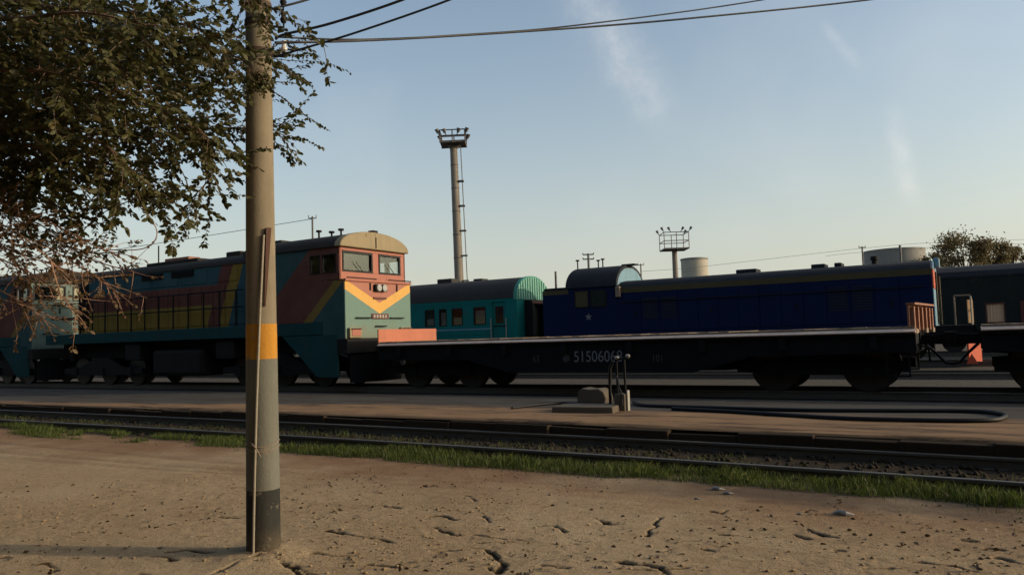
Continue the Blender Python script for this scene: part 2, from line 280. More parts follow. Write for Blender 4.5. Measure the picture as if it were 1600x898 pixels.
# ------------------------------------------------------------------ mesh building
class MB:
    def __init__(s): s.v = []; s.f = []
    def add(s, vs, fs): o = len(s.v); s.v += [tuple(map(float, q)) for q in vs]; s.f += [tuple(o+i for i in q) for q in fs]; return s
    def box(s, x0, x1, y0, y1, z0, z1):
        return s.add([(x0,y0,z0),(x1,y0,z0),(x1,y1,z0),(x0,y1,z0),(x0,y0,z1),(x1,y0,z1),(x1,y1,z1),(x0,y1,z1)],
                     [(0,3,2,1),(4,5,6,7),(0,1,5,4),(1,2,6,5),(2,3,7,6),(3,0,4,7)])
    def tube(s, path, r, n=8, caps=True):
        P = [Vector(p) for p in path]; rs = r if isinstance(r, (list, tuple)) else [r]*len(P)
        vs, fs = [], []; prev = None
        for i, p in enumerate(P):
            t = (P[min(i+1, len(P)-1)] - P[max(i-1, 0)])
            if t.length < 1e-9: t = Vector((0, 0, 1))
            t.normalize()
            if prev is None: a = t.orthogonal().normalized()
            else:
                a = prev - t*prev.dot(t); a = a.normalized() if a.length > 1e-6 else t.orthogonal().normalized()
            prev = a; b = t.cross(a)
            for k in range(n):
                q = 2*math.pi*k/n; vs.append(p + (a*math.cos(q) + b*math.sin(q))*rs[i])
        for i in range(len(P)-1):
            for k in range(n): fs.append((i*n+k, i*n+(k+1)%n, (i+1)*n+(k+1)%n, (i+1)*n+k))
        if caps: fs += [tuple(range(n-1, -1, -1)), tuple((len(P)-1)*n+k for k in range(n))]
        return s.add(vs, fs)
    def prism(s, prof, axis, a, b):          # profile in the two other axes, extruded along axis from a to b
        n = len(prof)
        def mk(p, w): return {'x': (w, p[0], p[1]), 'y': (p[0], w, p[1]), 'z': (p[0], p[1], w)}[axis]
        vs = [mk(p, a) for p in prof] + [mk(p, b) for p in prof]
        fs = [tuple(range(n)), tuple(range(2*n-1, n-1, -1))] + [(i, n+i, n+(i+1)%n, (i+1)%n) for i in range(n)]
        return s.add(vs, fs)
    def sweep(s, prof, path):                # profile (side, z) swept along a level path
        P = [Vector(p) for p in path]; n = len(prof); vs = []; fs = []
        for i, p in enumerate(P):
            t = (P[min(i+1, len(P)-1)] - P[max(i-1, 0)]); t.z = 0; t.normalize(); sd_ = Vector((-t.y, t.x, 0))
            for q in prof: vs.append(p + sd_*q[0] + Vector((0, 0, q[1])))
        for i in range(len(P)-1):
            for k in range(n): fs.append((i*n+k, i*n+(k+1)%n, (i+1)*n+(k+1)%n, (i+1)*n+k))
        fs += [tuple(range(n)), tuple((len(P)-1)*n+k for k in range(n-1, -1, -1))]
        return s.add(vs, fs)
    def build(s, name, mat, parent=None, loc=(0, 0, 0), smooth=None, bevel=0, recalc=True):
        me = bpy.data.meshes.new(name); me.from_pydata(s.v, [], s.f)
        if recalc:
            import bmesh
            bm = bmesh.new(); bm.from_mesh(me); bmesh.ops.recalc_face_normals(bm, faces=bm.faces); bm.to_mesh(me); bm.free()
        me.materials.append(M[mat] if isinstance(mat, str) else mat)
        if smooth: me.shade_smooth(); me.set_sharp_from_angle(angle=R(smooth))
        o = bpy.data.objects.new(name, me); COL.objects.link(o); o.location = loc
        if parent: o.parent = parent
        if bevel:
            b = o.modifiers.new('bevel', 'BEVEL'); b.width = bevel; b.segments = 2; b.limit_method = 'ANGLE'
        return o
def tag(o, label=None, cat=None, group=None, kind=None):
    for k, v in (('label', label), ('category', cat), ('group', group), ('kind', kind)):
        if v: o[k] = v
    return o
def empty(name, loc, label=None, cat=None, group=None, kind=None, rz=0):
    o = bpy.data.objects.new(name, None); COL.objects.link(o); o.location = loc; o.rotation_euler.z = rz; o.empty_display_size = 0.2
    return tag(o, label, cat, group, kind)
def kids(o): return [c for c in bpy.data.objects if c.parent == o]
def copy_tree(o, parent=None, loc=None, label=None):
    c = o.copy(); COL.objects.link(c); c.parent = parent
    if loc is not None: c.location = loc
    if label: c['label'] = label
    for ch in kids(o): copy_tree(ch, c)
    return c
def share(o, parent, loc=None):              # one more part with the same mesh
    c = o.copy(); COL.objects.link(c); c.parent = parent
    if loc is not None: c.location = loc
    return c
def np_mesh(name, V, Fq, mat, parent=None, smooth=False):
    me = bpy.data.meshes.new(name); nf, k = Fq.shape
    me.vertices.add(len(V)); me.vertices.foreach_set('co', np.asarray(V, np.float32).ravel())
    me.loops.add(nf*k); me.loops.foreach_set('vertex_index', Fq.astype(np.int32).ravel())
    me.polygons.add(nf); me.polygons.foreach_set('loop_start', (np.arange(nf)*k).astype(np.int32))
    try: me.polygons.foreach_set('loop_total', np.full(nf, k, np.int32))
    except Exception: pass
    me.update(calc_edges=True); me.validate(); me.materials.append(M[mat])
    if smooth: me.shade_smooth()
    o = bpy.data.objects.new(name, me); COL.objects.link(o)
    if parent: o.parent = parent
    return o
def vnoise(x, y, seed):
    def h(i, j):
        n = (i*374761393 + j*668265263 + seed*974634523).astype(np.int64) & 0x7fffffff
        n = ((n ^ (n >> 13))*1274126177) & 0x7fffffff
        return ((n ^ (n >> 16)) & 0xffff)/65535.0
    xi = np.floor(x).astype(np.int64); yi = np.floor(y).astype(np.int64); u = x-xi; v = y-yi; u = u*u*(3-2*u); v = v*v*(3-2*v)
    return (h(xi, yi)*(1-u) + h(xi+1, yi)*u)*(1-v) + (h(xi, yi+1)*(1-u) + h(xi+1, yi+1)*u)*v
def fbm(x, y, seed, oct=4):
    a, t = 1.0, 0.0; tot_ = 0
    for k in range(oct): t = t + a*vnoise(x*2**k, y*2**k, seed+k); tot_ += a; a *= 0.55
    return t/tot_ - 0.5

# ------------------------------------------------------------------ ground, platform, yard
def front_centre(x):                         # the near track bends very gently
    return 9.62 - 0.052*x - 0.0021*x*x if x > -14 else 9.62 + 0.728 - 0.4116 + 0.0068*(x+14)
EDGE = 1.0                                   # platform edge behind the centre line of the near track
CR = [[(450+a/2.667, 640+b/2.667) for a, b in c] for c in (
    [(160,495),(230,515),(330,530),(410,540),(450,555)], [(610,490),(650,505),(720,520)], [(770,575),(830,580),(880,610),(890,640),(870,680)],
    [(620,585),(700,585)], [(320,640),(430,650),(530,645)], [(0,640),(60,665),(130,685)], [(1060,645),(1150,655)], [(1290,628),(1400,632),(1500,645),(1560,670)],
    [(1290,455),(1330,475),(1380,478)], [(1560,450),(1520,470),(1530,490),(1490,525)], [(1050,410),(1100,400)], [(780,520),(900,535),(1010,548)], [(1180,540),(1250,550)])]
CR += [[(1000+a/2.667, 600+b/2.667) for a, b in c] for c in (
    [(705,608),(760,630),(830,640)], [(640,625),(700,645)], [(340,625),(395,630)], [(1280,755),(1400,780),(1520,795)], [(1445,680),(1510,690)],
    [(10,745),(90,765),(110,790)], [(1500,725),(1600,750)], [(820,690),(850,695)], [(1150,745),(1250,752)], [(280,690),(310,695)], [(930,765),(1050,770)], [(1340,645),(1390,650)])]
CR += [[(a/3.014, 600+b/3.014) for a, b in c] for c in ([(1330,840),(1400,880),(1470,890)], [(1215,815),(1100,852),(1000,888),(900,905)], [(640,885),(700,895)], [(930,712),(985,708)])]
rd = random.Random(12)
for k in range(26):                          # more broken crust edges, mostly lying across the view
    x0, y0 = rd.uniform(-60, 1650), 700+190*rd.random()**0.6
    if y0 < 745+(x0-800)*0.09: continue
    l = rd.uniform(8, 60)*(0.4+(y0-700)/200); CR.append([(x0, y0), (x0+l*0.5, y0+rd.uniform(-3, 5)), (x0+l, y0+rd.uniform(-2, 10))])
def make_ground():
    xs = np.concatenate([np.arange(-48, -15, 0.35), np.arange(-15, -9, 0.07), np.arange(-9, 1.6, 0.017), np.arange(1.6, 12, 0.3)])
    ys = np.concatenate([np.arange(-12, 2.2, 0.3), np.arange(2.2, 8.3, 0.017), np.arange(8.3, 10.95, 0.06)])
    X, Y = np.meshgrid(xs, ys); nx, ny = len(xs), len(ys)
    Z = 0.05*fbm(X*0.25, Y*0.25, 3, 3)
    rough = np.clip(0.55 + 1.6*fbm(X*0.5, Y*0.6, 11, 3), 0.12, 1)*np.clip((8.6-Y)/3.2, 0.25, 1)
    Z += 0.018*rough*fbm(X*2.6, Y*2.6, 21, 6) + 0.022*rough*np.maximum(fbm(X*11, Y*11, 31, 3), 0)
    ridge = np.abs(fbm(X*1.7+0.6*Y, Y*2.6, 41, 4)); Z -= 0.012*rough*np.clip(1-ridge/0.02, 0, 1)*(fbm(X*0.8, Y*0.8, 45, 3) > 0.05)
    for k, yy in enumerate((7.35, 6.9, 6.45)):                       # shallow wheel ruts on the left
        cy = yy + 0.25*np.sin(X*0.22+k) + 0.05*(X+12); Z -= 0.022*np.exp(-((Y-cy)/0.09)**2)*np.clip((-6-X)/4, 0.35, 1)
    mud = np.zeros_like(Z)
    wob = 0.10*fbm(X*7, Y*7, 77, 4); wob2 = 0.10*fbm(X*7, Y*7, 87, 4)
    for c in CR:
        P = [np.array(gz(*p)[:2]) for p in c]; x0 = min(p[0] for p in P)-0.3; x1 = max(p[0] for p in P)+0.3; y0 = min(p[1] for p in P)-0.3; y1 = max(p[1] for p in P)+0.3
        i0, i1 = np.searchsorted(xs, (x0, x1)); j0, j1 = np.searchsorted(ys, (y0, y1)); sl = (slice(j0, j1), slice(i0, i1))
        if i1 <= i0 or j1 <= j0: continue
        xx = X[sl]+wob[sl]; yy = Y[sl]+wob2[sl]; D = np.full(xx.shape, 9.0)
        for a, b in zip(P[:-1], P[1:]):
            ab = b-a; t = np.clip(((xx-a[0])*ab[0]+(yy-a[1])*ab[1])/(ab@ab+1e-9), 0, 1); D = np.minimum(D, np.hypot(xx-a[0]-t*ab[0], yy-a[1]-t*ab[1]))
        w = 0.004 + 0.034*vnoise(X[sl]*7, Y[sl]*7, 5)**1.6
        Z[sl] -= 0.026*np.clip((1.15-D/w)*2.2, 0, 1)
        mud[sl] = np.maximum(mud[sl], np.clip(1.25-D/w, 0, 1))
    px, py = gz(412, 866)[:2]; d = np.hypot(X-px, Y-py); Z += (0.05+0.05*fbm(X*8, Y*8, 95, 4))*np.exp(-(d/0.33)**2)
    C = np.array([front_centre(v) for v in xs])[None, :]
    off = np.abs(Y-C); Z += np.clip((Y-8.2)/0.6, 0, 1)*(0.035*fbm(X*3, Y*3, 51, 4)) - 0.03*np.clip((1.1-off)/0.5, 0, 1)
    Z -= 0.5*np.clip((Y-(C+EDGE+0.05))/0.15, 0, 1)                    # tucked under the platform
    idx = np.arange(nx*ny).reshape(ny, nx); Fq = np.stack([idx[:-1,:-1], idx[:-1,1:], idx[1:,1:], idx[1:,:-1]], -1).reshape(-1, 4)
    o = np_mesh('dirt_ground', np.stack([X, Y, Z], -1).reshape(-1, 3), Fq, 'dirt', smooth=True); o['kind'] = 'structure'
    at_ = o.data.attributes.new('mud', 'FLOAT', 'POINT'); at_.data.foreach_set('value', mud.ravel().astype(np.float32))
    return X, Y, Z, xs, ys
GX, GY, GZ, gxs, gys = make_ground()
def ground_z(x, y): return float(GZ[min(len(gys)-1, np.searchsorted(gys, y)), min(len(gxs)-1, np.searchsorted(gxs, x))])

path_edge = [(x, front_centre(x)+EDGE, 0) for x in np.arange(-60, 14.1, 0.5)]
def make_platform():
    m = MB(); vs = []; fs = []
    rows = [0.0, 0.03, 0.25, 0.8, 1.6, 2.6, 4.0, 5.35]; zt = [0.235, 0.262, 0.27, 0.272, 0.27, 0.268, 0.265, 0.20]
    for i, (x, y, _) in enumerate(path_edge):
        jig = 0.03*float(fbm(np.array([x*1.3]), np.array([0.3]), 61, 3)[0])
        for k, q in enumerate(rows):
            yy = y+q+(jig if k < 3 else 0) if k < 7 else 16.15
            vs.append((x, yy, zt[k] + 0.018*float(fbm(np.array([x*0.8]), np.array([yy*0.9]), 63, 3)[0])))
    n = len(rows)
    for i in range(len(path_edge)-1):
        for k in range(n-1): fs.append((i*n+k, (i+1)*n+k, (i+1)*n+k+1, i*n+k+1))
    m.add(vs, fs); p = m.build('platform', 'platform', smooth=40, recalc=False); p['kind'] = 'structure'
    # edge wall of concrete blocks, joints recessed, pieces uneven
    proto = MB().box(-0.496, 0.496, 0, 0.14, -0.30, 0.0).build('edge_block', 'edge', p, bevel=0.015)
    first = True; rb = random.Random(4)
    x = -40.0
    while x < 8:
        y = front_centre(x)+EDGE; o = proto if first else share(proto, p); first = False
        o.location = (x, y-0.125+rb.uniform(-0.05, 0.03), 0.243+rb.uniform(-0.05, 0.008)); o.scale = (1, rb.uniform(0.8, 1.5), 1); o.rotation_euler = (rb.uniform(-0.12, 0.12), rb.uniform(-0.015, 0.015), math.atan((front_centre(x+0.1)-front_centre(x-0.1))/0.2)+rb.uniform(-0.01, 0.01))
        x += 0.99
    return p
platform = make_platform()
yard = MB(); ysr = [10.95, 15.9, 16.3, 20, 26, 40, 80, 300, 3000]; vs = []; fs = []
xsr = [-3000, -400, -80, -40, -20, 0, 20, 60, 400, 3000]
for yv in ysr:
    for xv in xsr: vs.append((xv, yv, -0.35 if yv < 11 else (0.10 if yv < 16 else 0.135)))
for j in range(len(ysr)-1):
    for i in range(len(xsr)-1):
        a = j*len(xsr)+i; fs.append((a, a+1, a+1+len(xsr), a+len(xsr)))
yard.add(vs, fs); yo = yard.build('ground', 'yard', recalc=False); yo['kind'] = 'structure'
tag(MB().box(-3000, 3000, -3000, 10.9, -0.5, -0.4).build('lower_ground', 'yard'), kind='structure')

RAILP = [(-0.065,0),(0.065,0),(0.065,0.012),(0.012,0.03),(0.012,0.115),(0.036,0.125),(0.036,0.152),(0.028,0.158),(-0.028,0.158),(-0.036,0.152),(-0.036,0.125),(-0.012,0.115),(-0.012,0.03),(-0.065,0.012)]
def track(fn, x0, x1, zbase, sleepers, s0=None, s1=None):
    t = empty('railway_track', (0, 0, 0), kind='structure')
    xs = list(np.arange(x0, x1+0.01, 1.0))
    for side in (-0.76, 0.76):
        MB().sweep(RAILP, [(x, fn(x)+side, zbase) for x in xs]).build('rail', 'railhead', t, smooth=30)
    if sleepers:
        pr = None; x = s0; rs = random.Random(3)
        while x < s1:
            if pr is None: pr = o = MB().box(-0.12, 0.12, -1.3, 1.3, -0.13, 0).build('sleeper', 'wood', t, bevel=0.012)
            else: o = share(pr, t)
            o.location = (x, fn(x)+rs.uniform(-0.05, 0.05), zbase-0.002+rs.uniform(-0.006, 0.0)); o.rotation_euler.z = rs.uniform(-0.02, 0.02); x += 0.56
    return t
track(front_centre, -60, 14, -0.045, True, -26, 3)
track(lambda x: 18.0, -80, 40, 0.142, True, -17, 4)
track(lambda x: 24.6, -80, 60, 0.142, False)
track(lambda x: 31.5, -80, 60, 0.142, False)
track(lambda x: 41.5, -80, 80, 0.142, False)
RT = 0.30                                    # rail top

# ------------------------------------------------------------------ rolling stock helpers
def wheel_mb(r, w=0.13):
    m = MB(); m.tube([(0, -w/2, 0), (0, -w/2+0.03, 0), (0, -w/2+0.031, 0), (0, w/2, 0)], [r, r, r+0.028, r+0.028], 28)
    m.tube([(0, -w/2-0.05, 0), (0, -w/2, 0)], [0.11, 0.15], 14); return m
def bogie(parent, name, xc, axles, r, mat, half=0.98, ztop=0.82):
    b = MB()
    L_ = max(axles)+0.75
    for s in (-1, 1):
        y0 = s*half
        prof = [(xc-L_, 0.42), (xc-L_, 0.62), (xc-L_*0.55, 0.66), (xc-0.45, ztop), (xc+0.45, ztop), (xc+L_*0.55, 0.66), (xc+L_, 0.62), (xc+L_, 0.42), (xc+0.5, 0.36), (xc-0.5, 0.36)]
        b.prism(prof, 'y', y0-0.06, y0+0.06)
        for a in axles:
            b.box(xc+a-0.14, xc+a+0.14, y0+s*0.065-0.04, y0+s*0.065+0.1*(s > 0)+0.04, 0.36, 0.66)
        for k in (-0.22, 0, 0.22): b.tube([(xc+k, y0, 0.37), (xc+k, y0, 0.62)], 0.07, 10)
    b.box(xc-0.25, xc+0.25, -half, half, 0.55, 0.9)
    bo = b.build(name, mat, parent)
    wp = None
    for a in axles:
        for s in (-1, 1):
            if wp is None: wp = w = wheel_mb(r).build('wheel', 'wheel', bo, smooth=35)
            else: w = share(wp, bo)
            w.location = (xc+a, s*0.76, r+0.005); w.rotation_euler.z = 0 if s < 0 else math.pi
        MB().tube([(xc+a, -0.7, r), (xc+a, 0.7, r)], 0.075, 10).build('axle', 'steel_black', bo)
    return bo
def coupler(parent, x, s, z=1.02):
    m = MB(); m.box(x-0.02, x+0.02, -0.25, 0.25, z-0.2, z+0.2)
    m.box(*(sorted((x, x+s*0.42))), -0.09, 0.09, z-0.1, z+0.1)
    xa = x+s*0.42
    m.prism([(xa, -0.16), (xa+s*0.2, -0.2), (xa+s*0.22, -0.05), (xa+s*0.12, 0.0), (xa+s*0.24, 0.08), (xa+s*0.18, 0.2), (xa, 0.18)], 'z', z-0.15, z+0.15)
    c = m.build('coupler', 'steel_black', parent)
    MB().tube([(x+s*0.05, 0.45, z-0.1), (x+s*0.25, 0.47, z-0.3), (x+s*0.42, 0.42, z-0.5), (x+s*0.55, 0.3, z-0.52)], 0.03, 8).build('brake_hose', 'rubber', parent, smooth=50)
    return c
def arch(hw, z0, z1, n=14, p=2.2):           # eave-to-eave roof profile
    out = []
    for i in range(n+1):
        t = -1+2*i/n; out.append((hw*math.sin(t*math.pi/2), z0 + (z1-z0)*math.cos(t*math.pi/2)**(2/p)))
    return out
def text(s, size, loc, mat, parent, name, sx=1.0):
    c = bpy.data.curves.new(name, 'FONT'); c.body = s; c.size = size; c.extrude = 0.0015; c.align_x = 'LEFT'; c.materials.append(M[mat])
    tmp = bpy.data.objects.new(name+'_tmp', c); COL.objects.link(tmp); bpy.context.view_layer.update()
    me = bpy.data.meshes.new_from_object(tmp.evaluated_get(bpy.context.evaluated_depsgraph_get())); bpy.data.objects.remove(tmp)
    if not me.materials: me.materials.append(M[mat])
    o = bpy.data.objects.new(name, me); COL.objects.link(o); o.parent = parent; o.location = loc; o.rotation_euler = (math.pi/2, 0, 0); o.scale.x = sx
    return o

# ------------------------------------------------------------------ green diesel locomotive (local: x=0 front, z=0 rail top)
def make_loco():
    t = empty('diesel_locomotive', (-15.55, 18.0, RT), 'teal and red locomotive with salmon front and yellow V coupled to the flat wagon', 'locomotive', 'green and red locomotives coupled nose to tail')
    HW = 1.5
    # frame
    MB().box(-15.9, -0.905, -HW, HW, 1.56, 1.938).build('frame', 'tealdark', t, bevel=0.02)
    # nose: lower front box
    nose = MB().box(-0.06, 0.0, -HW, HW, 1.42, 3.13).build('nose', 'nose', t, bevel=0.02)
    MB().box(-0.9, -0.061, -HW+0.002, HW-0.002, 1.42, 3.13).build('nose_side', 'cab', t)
    MB().box(-0.02, 0.05, -1.52, 1.52, 3.10, 3.17).build('ledge', 'pink', t, bevel=0.012)
    # cab: hollow, real openings
    c = MB()
    for s in (-1, 1):
        a, b = (-HW, -HW+0.06) if s < 0 else (HW-0.06, HW)
        c.box(-4.2, -0.9, a, b, 1.94, 3.36); c.box(-0.9, -0.20, a, b, 3.16, 3.36); c.box(-4.2, -0.20, a, b, 3.92, 4.12)
        for x0, x1 in ((-4.2, -1.38), (-0.98, -0.88), (-0.34, -0.20)): c.box(x0, x1, a+0.001, b-0.001, 3.36, 3.92)
    c.box(-4.2, -4.15, -HW+0.06, HW-0.06, 1.94, 4.12); c.box(-4.15, -0.9, -HW+0.06, HW-0.06, 1.95, 2.0)
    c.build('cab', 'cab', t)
    MB().box(-2.3, -2.25, -1.43, 0.55, 2.0, 4.1).build('bulkhead', 'interior', t)
    f = MB()
    f.box(-0.26, -0.20, -HW, HW, 3.17, 3.40); f.box(-0.26, -0.20, -HW, HW, 4.02, 4.12)
    for y0, y1 in ((-HW, -1.38), (-0.06, 0.22), (1.27, HW)): f.box(-0.258, -0.202, y0, y1, 3.40, 4.02)
    f.build('cab_front', 'pink', t, bevel=0.01)
    for y0, y1 in ((-1.38, -0.06), (0.22, 1.27)):
        w = MB().box(-0.25, -0.235, y0+0.05, y1-0.05, 3.45, 3.97).build('windscreen', 'glass', t)
        fr = MB(); fr.box(-0.25, -0.185, y0, y1, 3.40, 3.455); fr.box(-0.25, -0.185, y0, y1, 3.955, 4.02); fr.box(-0.25, -0.186, y0, y0+0.06, 3.455, 3.955); fr.box(-0.25, -0.186, y1-0.06, y1, 3.455, 3.955)
        fr.build('frame', 'rubber', w)
        MB().tube([(-0.175, (y0+y1)/2+0.2, 3.42), (-0.17, (y0+y1)/2-0.12, 3.72)], 0.011, 5).build('wiper', 'rubber', w)
    for s in (-1, 1):
        for x0, x1 in ((-1.38, -0.98), (-0.88, -0.34)):
            w = MB().box(x0+0.03, x1-0.03, s*(HW-0.035)-0.006, s*(HW-0.035)+0.006, 3.39, 3.89).build('side_window', 'glass', t)
            fr = MB()
            for q in ((x0, x1, 3.36, 3.39), (x0, x1, 3.89, 3.92), (x0, x0+0.03, 3.39, 3.89), (x1-0.03, x1, 3.39, 3.89)): fr.box(q[0], q[1], s*(HW-0.02)-0.035, s*(HW-0.02)+0.035, q[2], q[3])
            fr.build('frame', 'steel_dark', w)
    # roofs
    MB().prism(arch(1.58, 4.12, 4.66), 'x', -0.34, -0.08).build('roof_brow', 'tan', t, smooth=40, bevel=0.03)
    MB().prism(arch(1.56, 4.125, 4.645), 'x', -4.3, -0.341).build('cab_roof', 'roof', t, smooth=40)
    MB().box(-0.075, -0.06, -0.04, -0.015, 4.17, 4.5).build('roof_seam', 'steel_dark', t)
    MB().box(-0.3, -0.1, -0.12, 0.1, 4.63, 4.72).build('roof_lamp', 'steel_dark', t)
    MB().prism(arch(1.28, 3.98, 4.40), 'x', -14.05, -4.301).build('hood_roof', 'roof', t, smooth=40)
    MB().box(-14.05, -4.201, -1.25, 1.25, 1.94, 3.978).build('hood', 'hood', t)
    # hood side doors, proud of the hood with gaps between
    for s in (-1, 1):
        pr = None
        for k in range(15):
            x0 = -13.3+k*0.60
            if s > 0 and k % 3: continue
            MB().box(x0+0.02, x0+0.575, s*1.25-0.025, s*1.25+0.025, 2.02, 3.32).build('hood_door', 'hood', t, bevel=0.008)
        for k in range(5):
            x0 = -12.4+k*1.55
            if s > 0 and k % 2: continue
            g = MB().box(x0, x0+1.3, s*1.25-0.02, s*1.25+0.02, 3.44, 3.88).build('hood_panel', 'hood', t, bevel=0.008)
    for x0, n in ((-10.0, 7), (-8.3, 7)):
        lv = MB()
        for k in range(n): lv.box(x0, x0+1.2, -1.295, -1.252, 3.72+k*0.032, 3.742+k*0.032)
        lv.build('louvre', 'steel_black', t)
    gr = MB()
    for k in range(16): gr.box(-14.0, -13.36, -1.30, -1.252, 2.1+k*0.11, 2.17+k*0.11)
    gr.build('radiator_grille', 'steel_black', t)
    MB().box(-10.3, -7.4, -0.9, 0.6, 4.28, 4.40).build('exhaust_base', 'roof', t, bevel=0.03)
    MB().box(-9.45, -8.1, -0.75, -0.25, 4.36, 4.52).build('exhaust_stack', 'boardrust', t, bevel=0.03)
    for x0, x1, h in ((-4.9, -3.6, 4.70), (-6.3, -5.6, 4.52)): MB().box(x0, x1, -0.6, 0.7, 4.3, h).build('roof_hatch', 'roof', t, bevel=0.04)
    for x, h in ((-1.25, 4.86), (-1.65, 4.82), (-2.2, 4.9)):
        MB().tube([(x, -0.3, 4.55), (x, -0.3, h-0.06), (x, -0.3, h-0.059), (x, -0.3, h)], [0.03, 0.03, 0.09, 0.09], 8).build('roof_vent', 'steel_dark', t)
    MB().tube([(-10.6, -0.2, 4.3), (-10.6, -0.2, 5.15)], 0.025, 6).build('aerial', 'steel_dark', t)
    # front details
    hl = MB().box(0.0, 0.10, -0.27, 0.27, 2.83, 3.05).build('headlight_housing', 'steel_dark', t, bevel=0.03)
    for y in (-0.125, 0.125): MB().tube([(0.095, y, 2.94), (0.125, y, 2.94), (0.126, y, 2.94), (0.13, y, 2.94)], [0.105, 0.105, 0.085, 0.085], 16).build('headlight', 'lamp', hl, smooth=40)
    MB().box(0.0, 0.035, -0.29, 0.29, 2.60, 2.66).build('front_step', 'maroon', t)
    pl = MB().box(0.0, 0.03, -0.38, 0.38, 2.00, 2.16).build('number_plate', 'maroon', t)
    for k in range(5): MB().box(0.029, 0.036, -0.31+k*0.13, -0.235+k*0.13, 2.035, 2.125).build('plate_mark', 'white', pl)
    for y0, y1, z in ((-1.08, -0.46, 2.03), (0.46, 1.08, 2.03), (-0.22, 0.24, 1.78), (-1.42, -0.2, 3.20), (0.42, 1.45, 3.20)):
        MB().tube([(0.0, y0, z), (0.07, y0, z), (0.07, y1, z), (0.0, y1, z)], 0.018, 6).build('grab_rail', 'steel_dark', t)
    for y in (-0.42, 0.82): MB().box(0.0, 0.03, y-0.02, y+0.02, 2.86, 3.08).build('lamp_bracket', 'steel_dark', t)
    for y in (-1.16, 1.16):
        bl = MB().box(0.0, 0.10, y-0.26, y+0.26, 1.44, 1.74).build('marker_light', 'tan', t, bevel=0.02)
        MB().box(0.10, 0.112, y-0.18, y+0.18, 1.50, 1.69).build('red_lens', 'pink', bl); MB().box(0.09, 0.125, y-0.21, y+0.21, 1.69, 1.72).build('lens_hood', 'steel_dark', bl)
    MB().box(-0.35, 0.06, -HW, HW, 1.0, 1.418).build('buffer_beam', 'steel_dark', t, bevel=0.02)
    MB().prism([(-2.6, 1.55), (-0.35, 1.55), (-0.35, 0.32), (-1.15, 0.32)], 'y', -1.5, -1.42).build('side_skirt', 'tealdark', t)
    MB().prism([(-2.6, 1.55), (-0.35, 1.55), (-0.35, 0.32), (-1.15, 0.32)], 'y', 1.42, 1.5).build('side_skirt', 'tealdark', t)
    MB().prism([(-0.05, -1.3), (0.35, -0.5), (0.35, 0.5), (-0.05, 1.3)], 'z', 0.15, 0.95).build('rail_guard', 'steel_black', t)
    coupler(t, 0.06, 1); coupler(t, -15.9, -1)
    MB().tube([(0.02, 0.85, 1.25), (0.3, 0.9, 0.95), (0.32, 0.8, 0.7)], 0.04, 8).build('air_hose', 'rubber', t)
    for s in (-1, 1):
        for k in range(4): MB().box(-3.1, -2.65, s*1.42-0.1, s*1.42+0.1, 0.35+k*0.32, 0.38+k*0.32).build('step', 'steel_black', t)
    # walkway hand rails
    for s in (-1, 1):
        for k in range(12):
            x = -4.75-k*0.80
            MB().tube([(x, s*1.46, 1.94), (x, s*1.46, 3.10)], 0.026, 6).build('railing_post', 'steel_black', t)
        for z in (3.10, 2.56): MB().tube([(-15.6, s*1.46, z), (-4.4, s*1.46, z)], 0.022, 6).build('hand_rail', 'steel_black', t)
    for z in (3.10, 2.56): MB().tube([(-15.6, -1.46, z), (-15.6, 1.46, z)], 0.022, 6).build('hand_rail', 'steel_black', t)
    # running gear
    MB().box(-9.3, -6.6, -1.35, 1.35, 0.35, 1.25).build('fuel_tank', 'steel_dark', t, bevel=0.12)
    MB().box(-15.6, -0.6, -0.95, 0.95, 1.0, 1.555).build('underframe', 'steel_black', t)
    MB().box(-5.9, -5.0, -1.35, 1.35, 0.9, 1.5).build('battery_box', 'steel_dark', t, bevel=0.04)
    MB().box(-10.9, -10.0, -1.35, 1.35, 0.9, 1.5).build('battery_box', 'steel_dark', t, bevel=0.04)
    for xc in (-3.3, -12.7): bogie(t, 'bogie', xc, (-1.75, 0, 1.75), 0.52, 'steel_dark', 1.08, 1.0)
    for x in (-1.2, -5.4, -10.6, -14.6): MB().tube([(x, -1.12, 0.9), (x, -1.12, 1.4)], 0.11, 10).build('spring', 'steel_dark', t)
    return t
loco = make_loco()
loco2 = copy_tree(loco, loc=(-32.45, 18.0, RT), label='second teal locomotive at the far left, mostly hidden behind bare tree twigs')

for ch in kids(loco2):                       # its end is plain pale teal, without the V
    if ch.name.split('.')[0] in ('nose', 'cab_front', 'ledge', 'roof_brow'):
        ch.data = ch.data.copy(); ch.data.materials[0] = M['oldmint'] if ch.name[:4] != 'roof' else M['roof']
    if ch.name.split('.')[0] in ('headlight_housing', 'marker_light', 'number_plate'):
        for q_ in kids(ch): bpy.data.objects.remove(q_)
        bpy.data.objects.remove(ch)
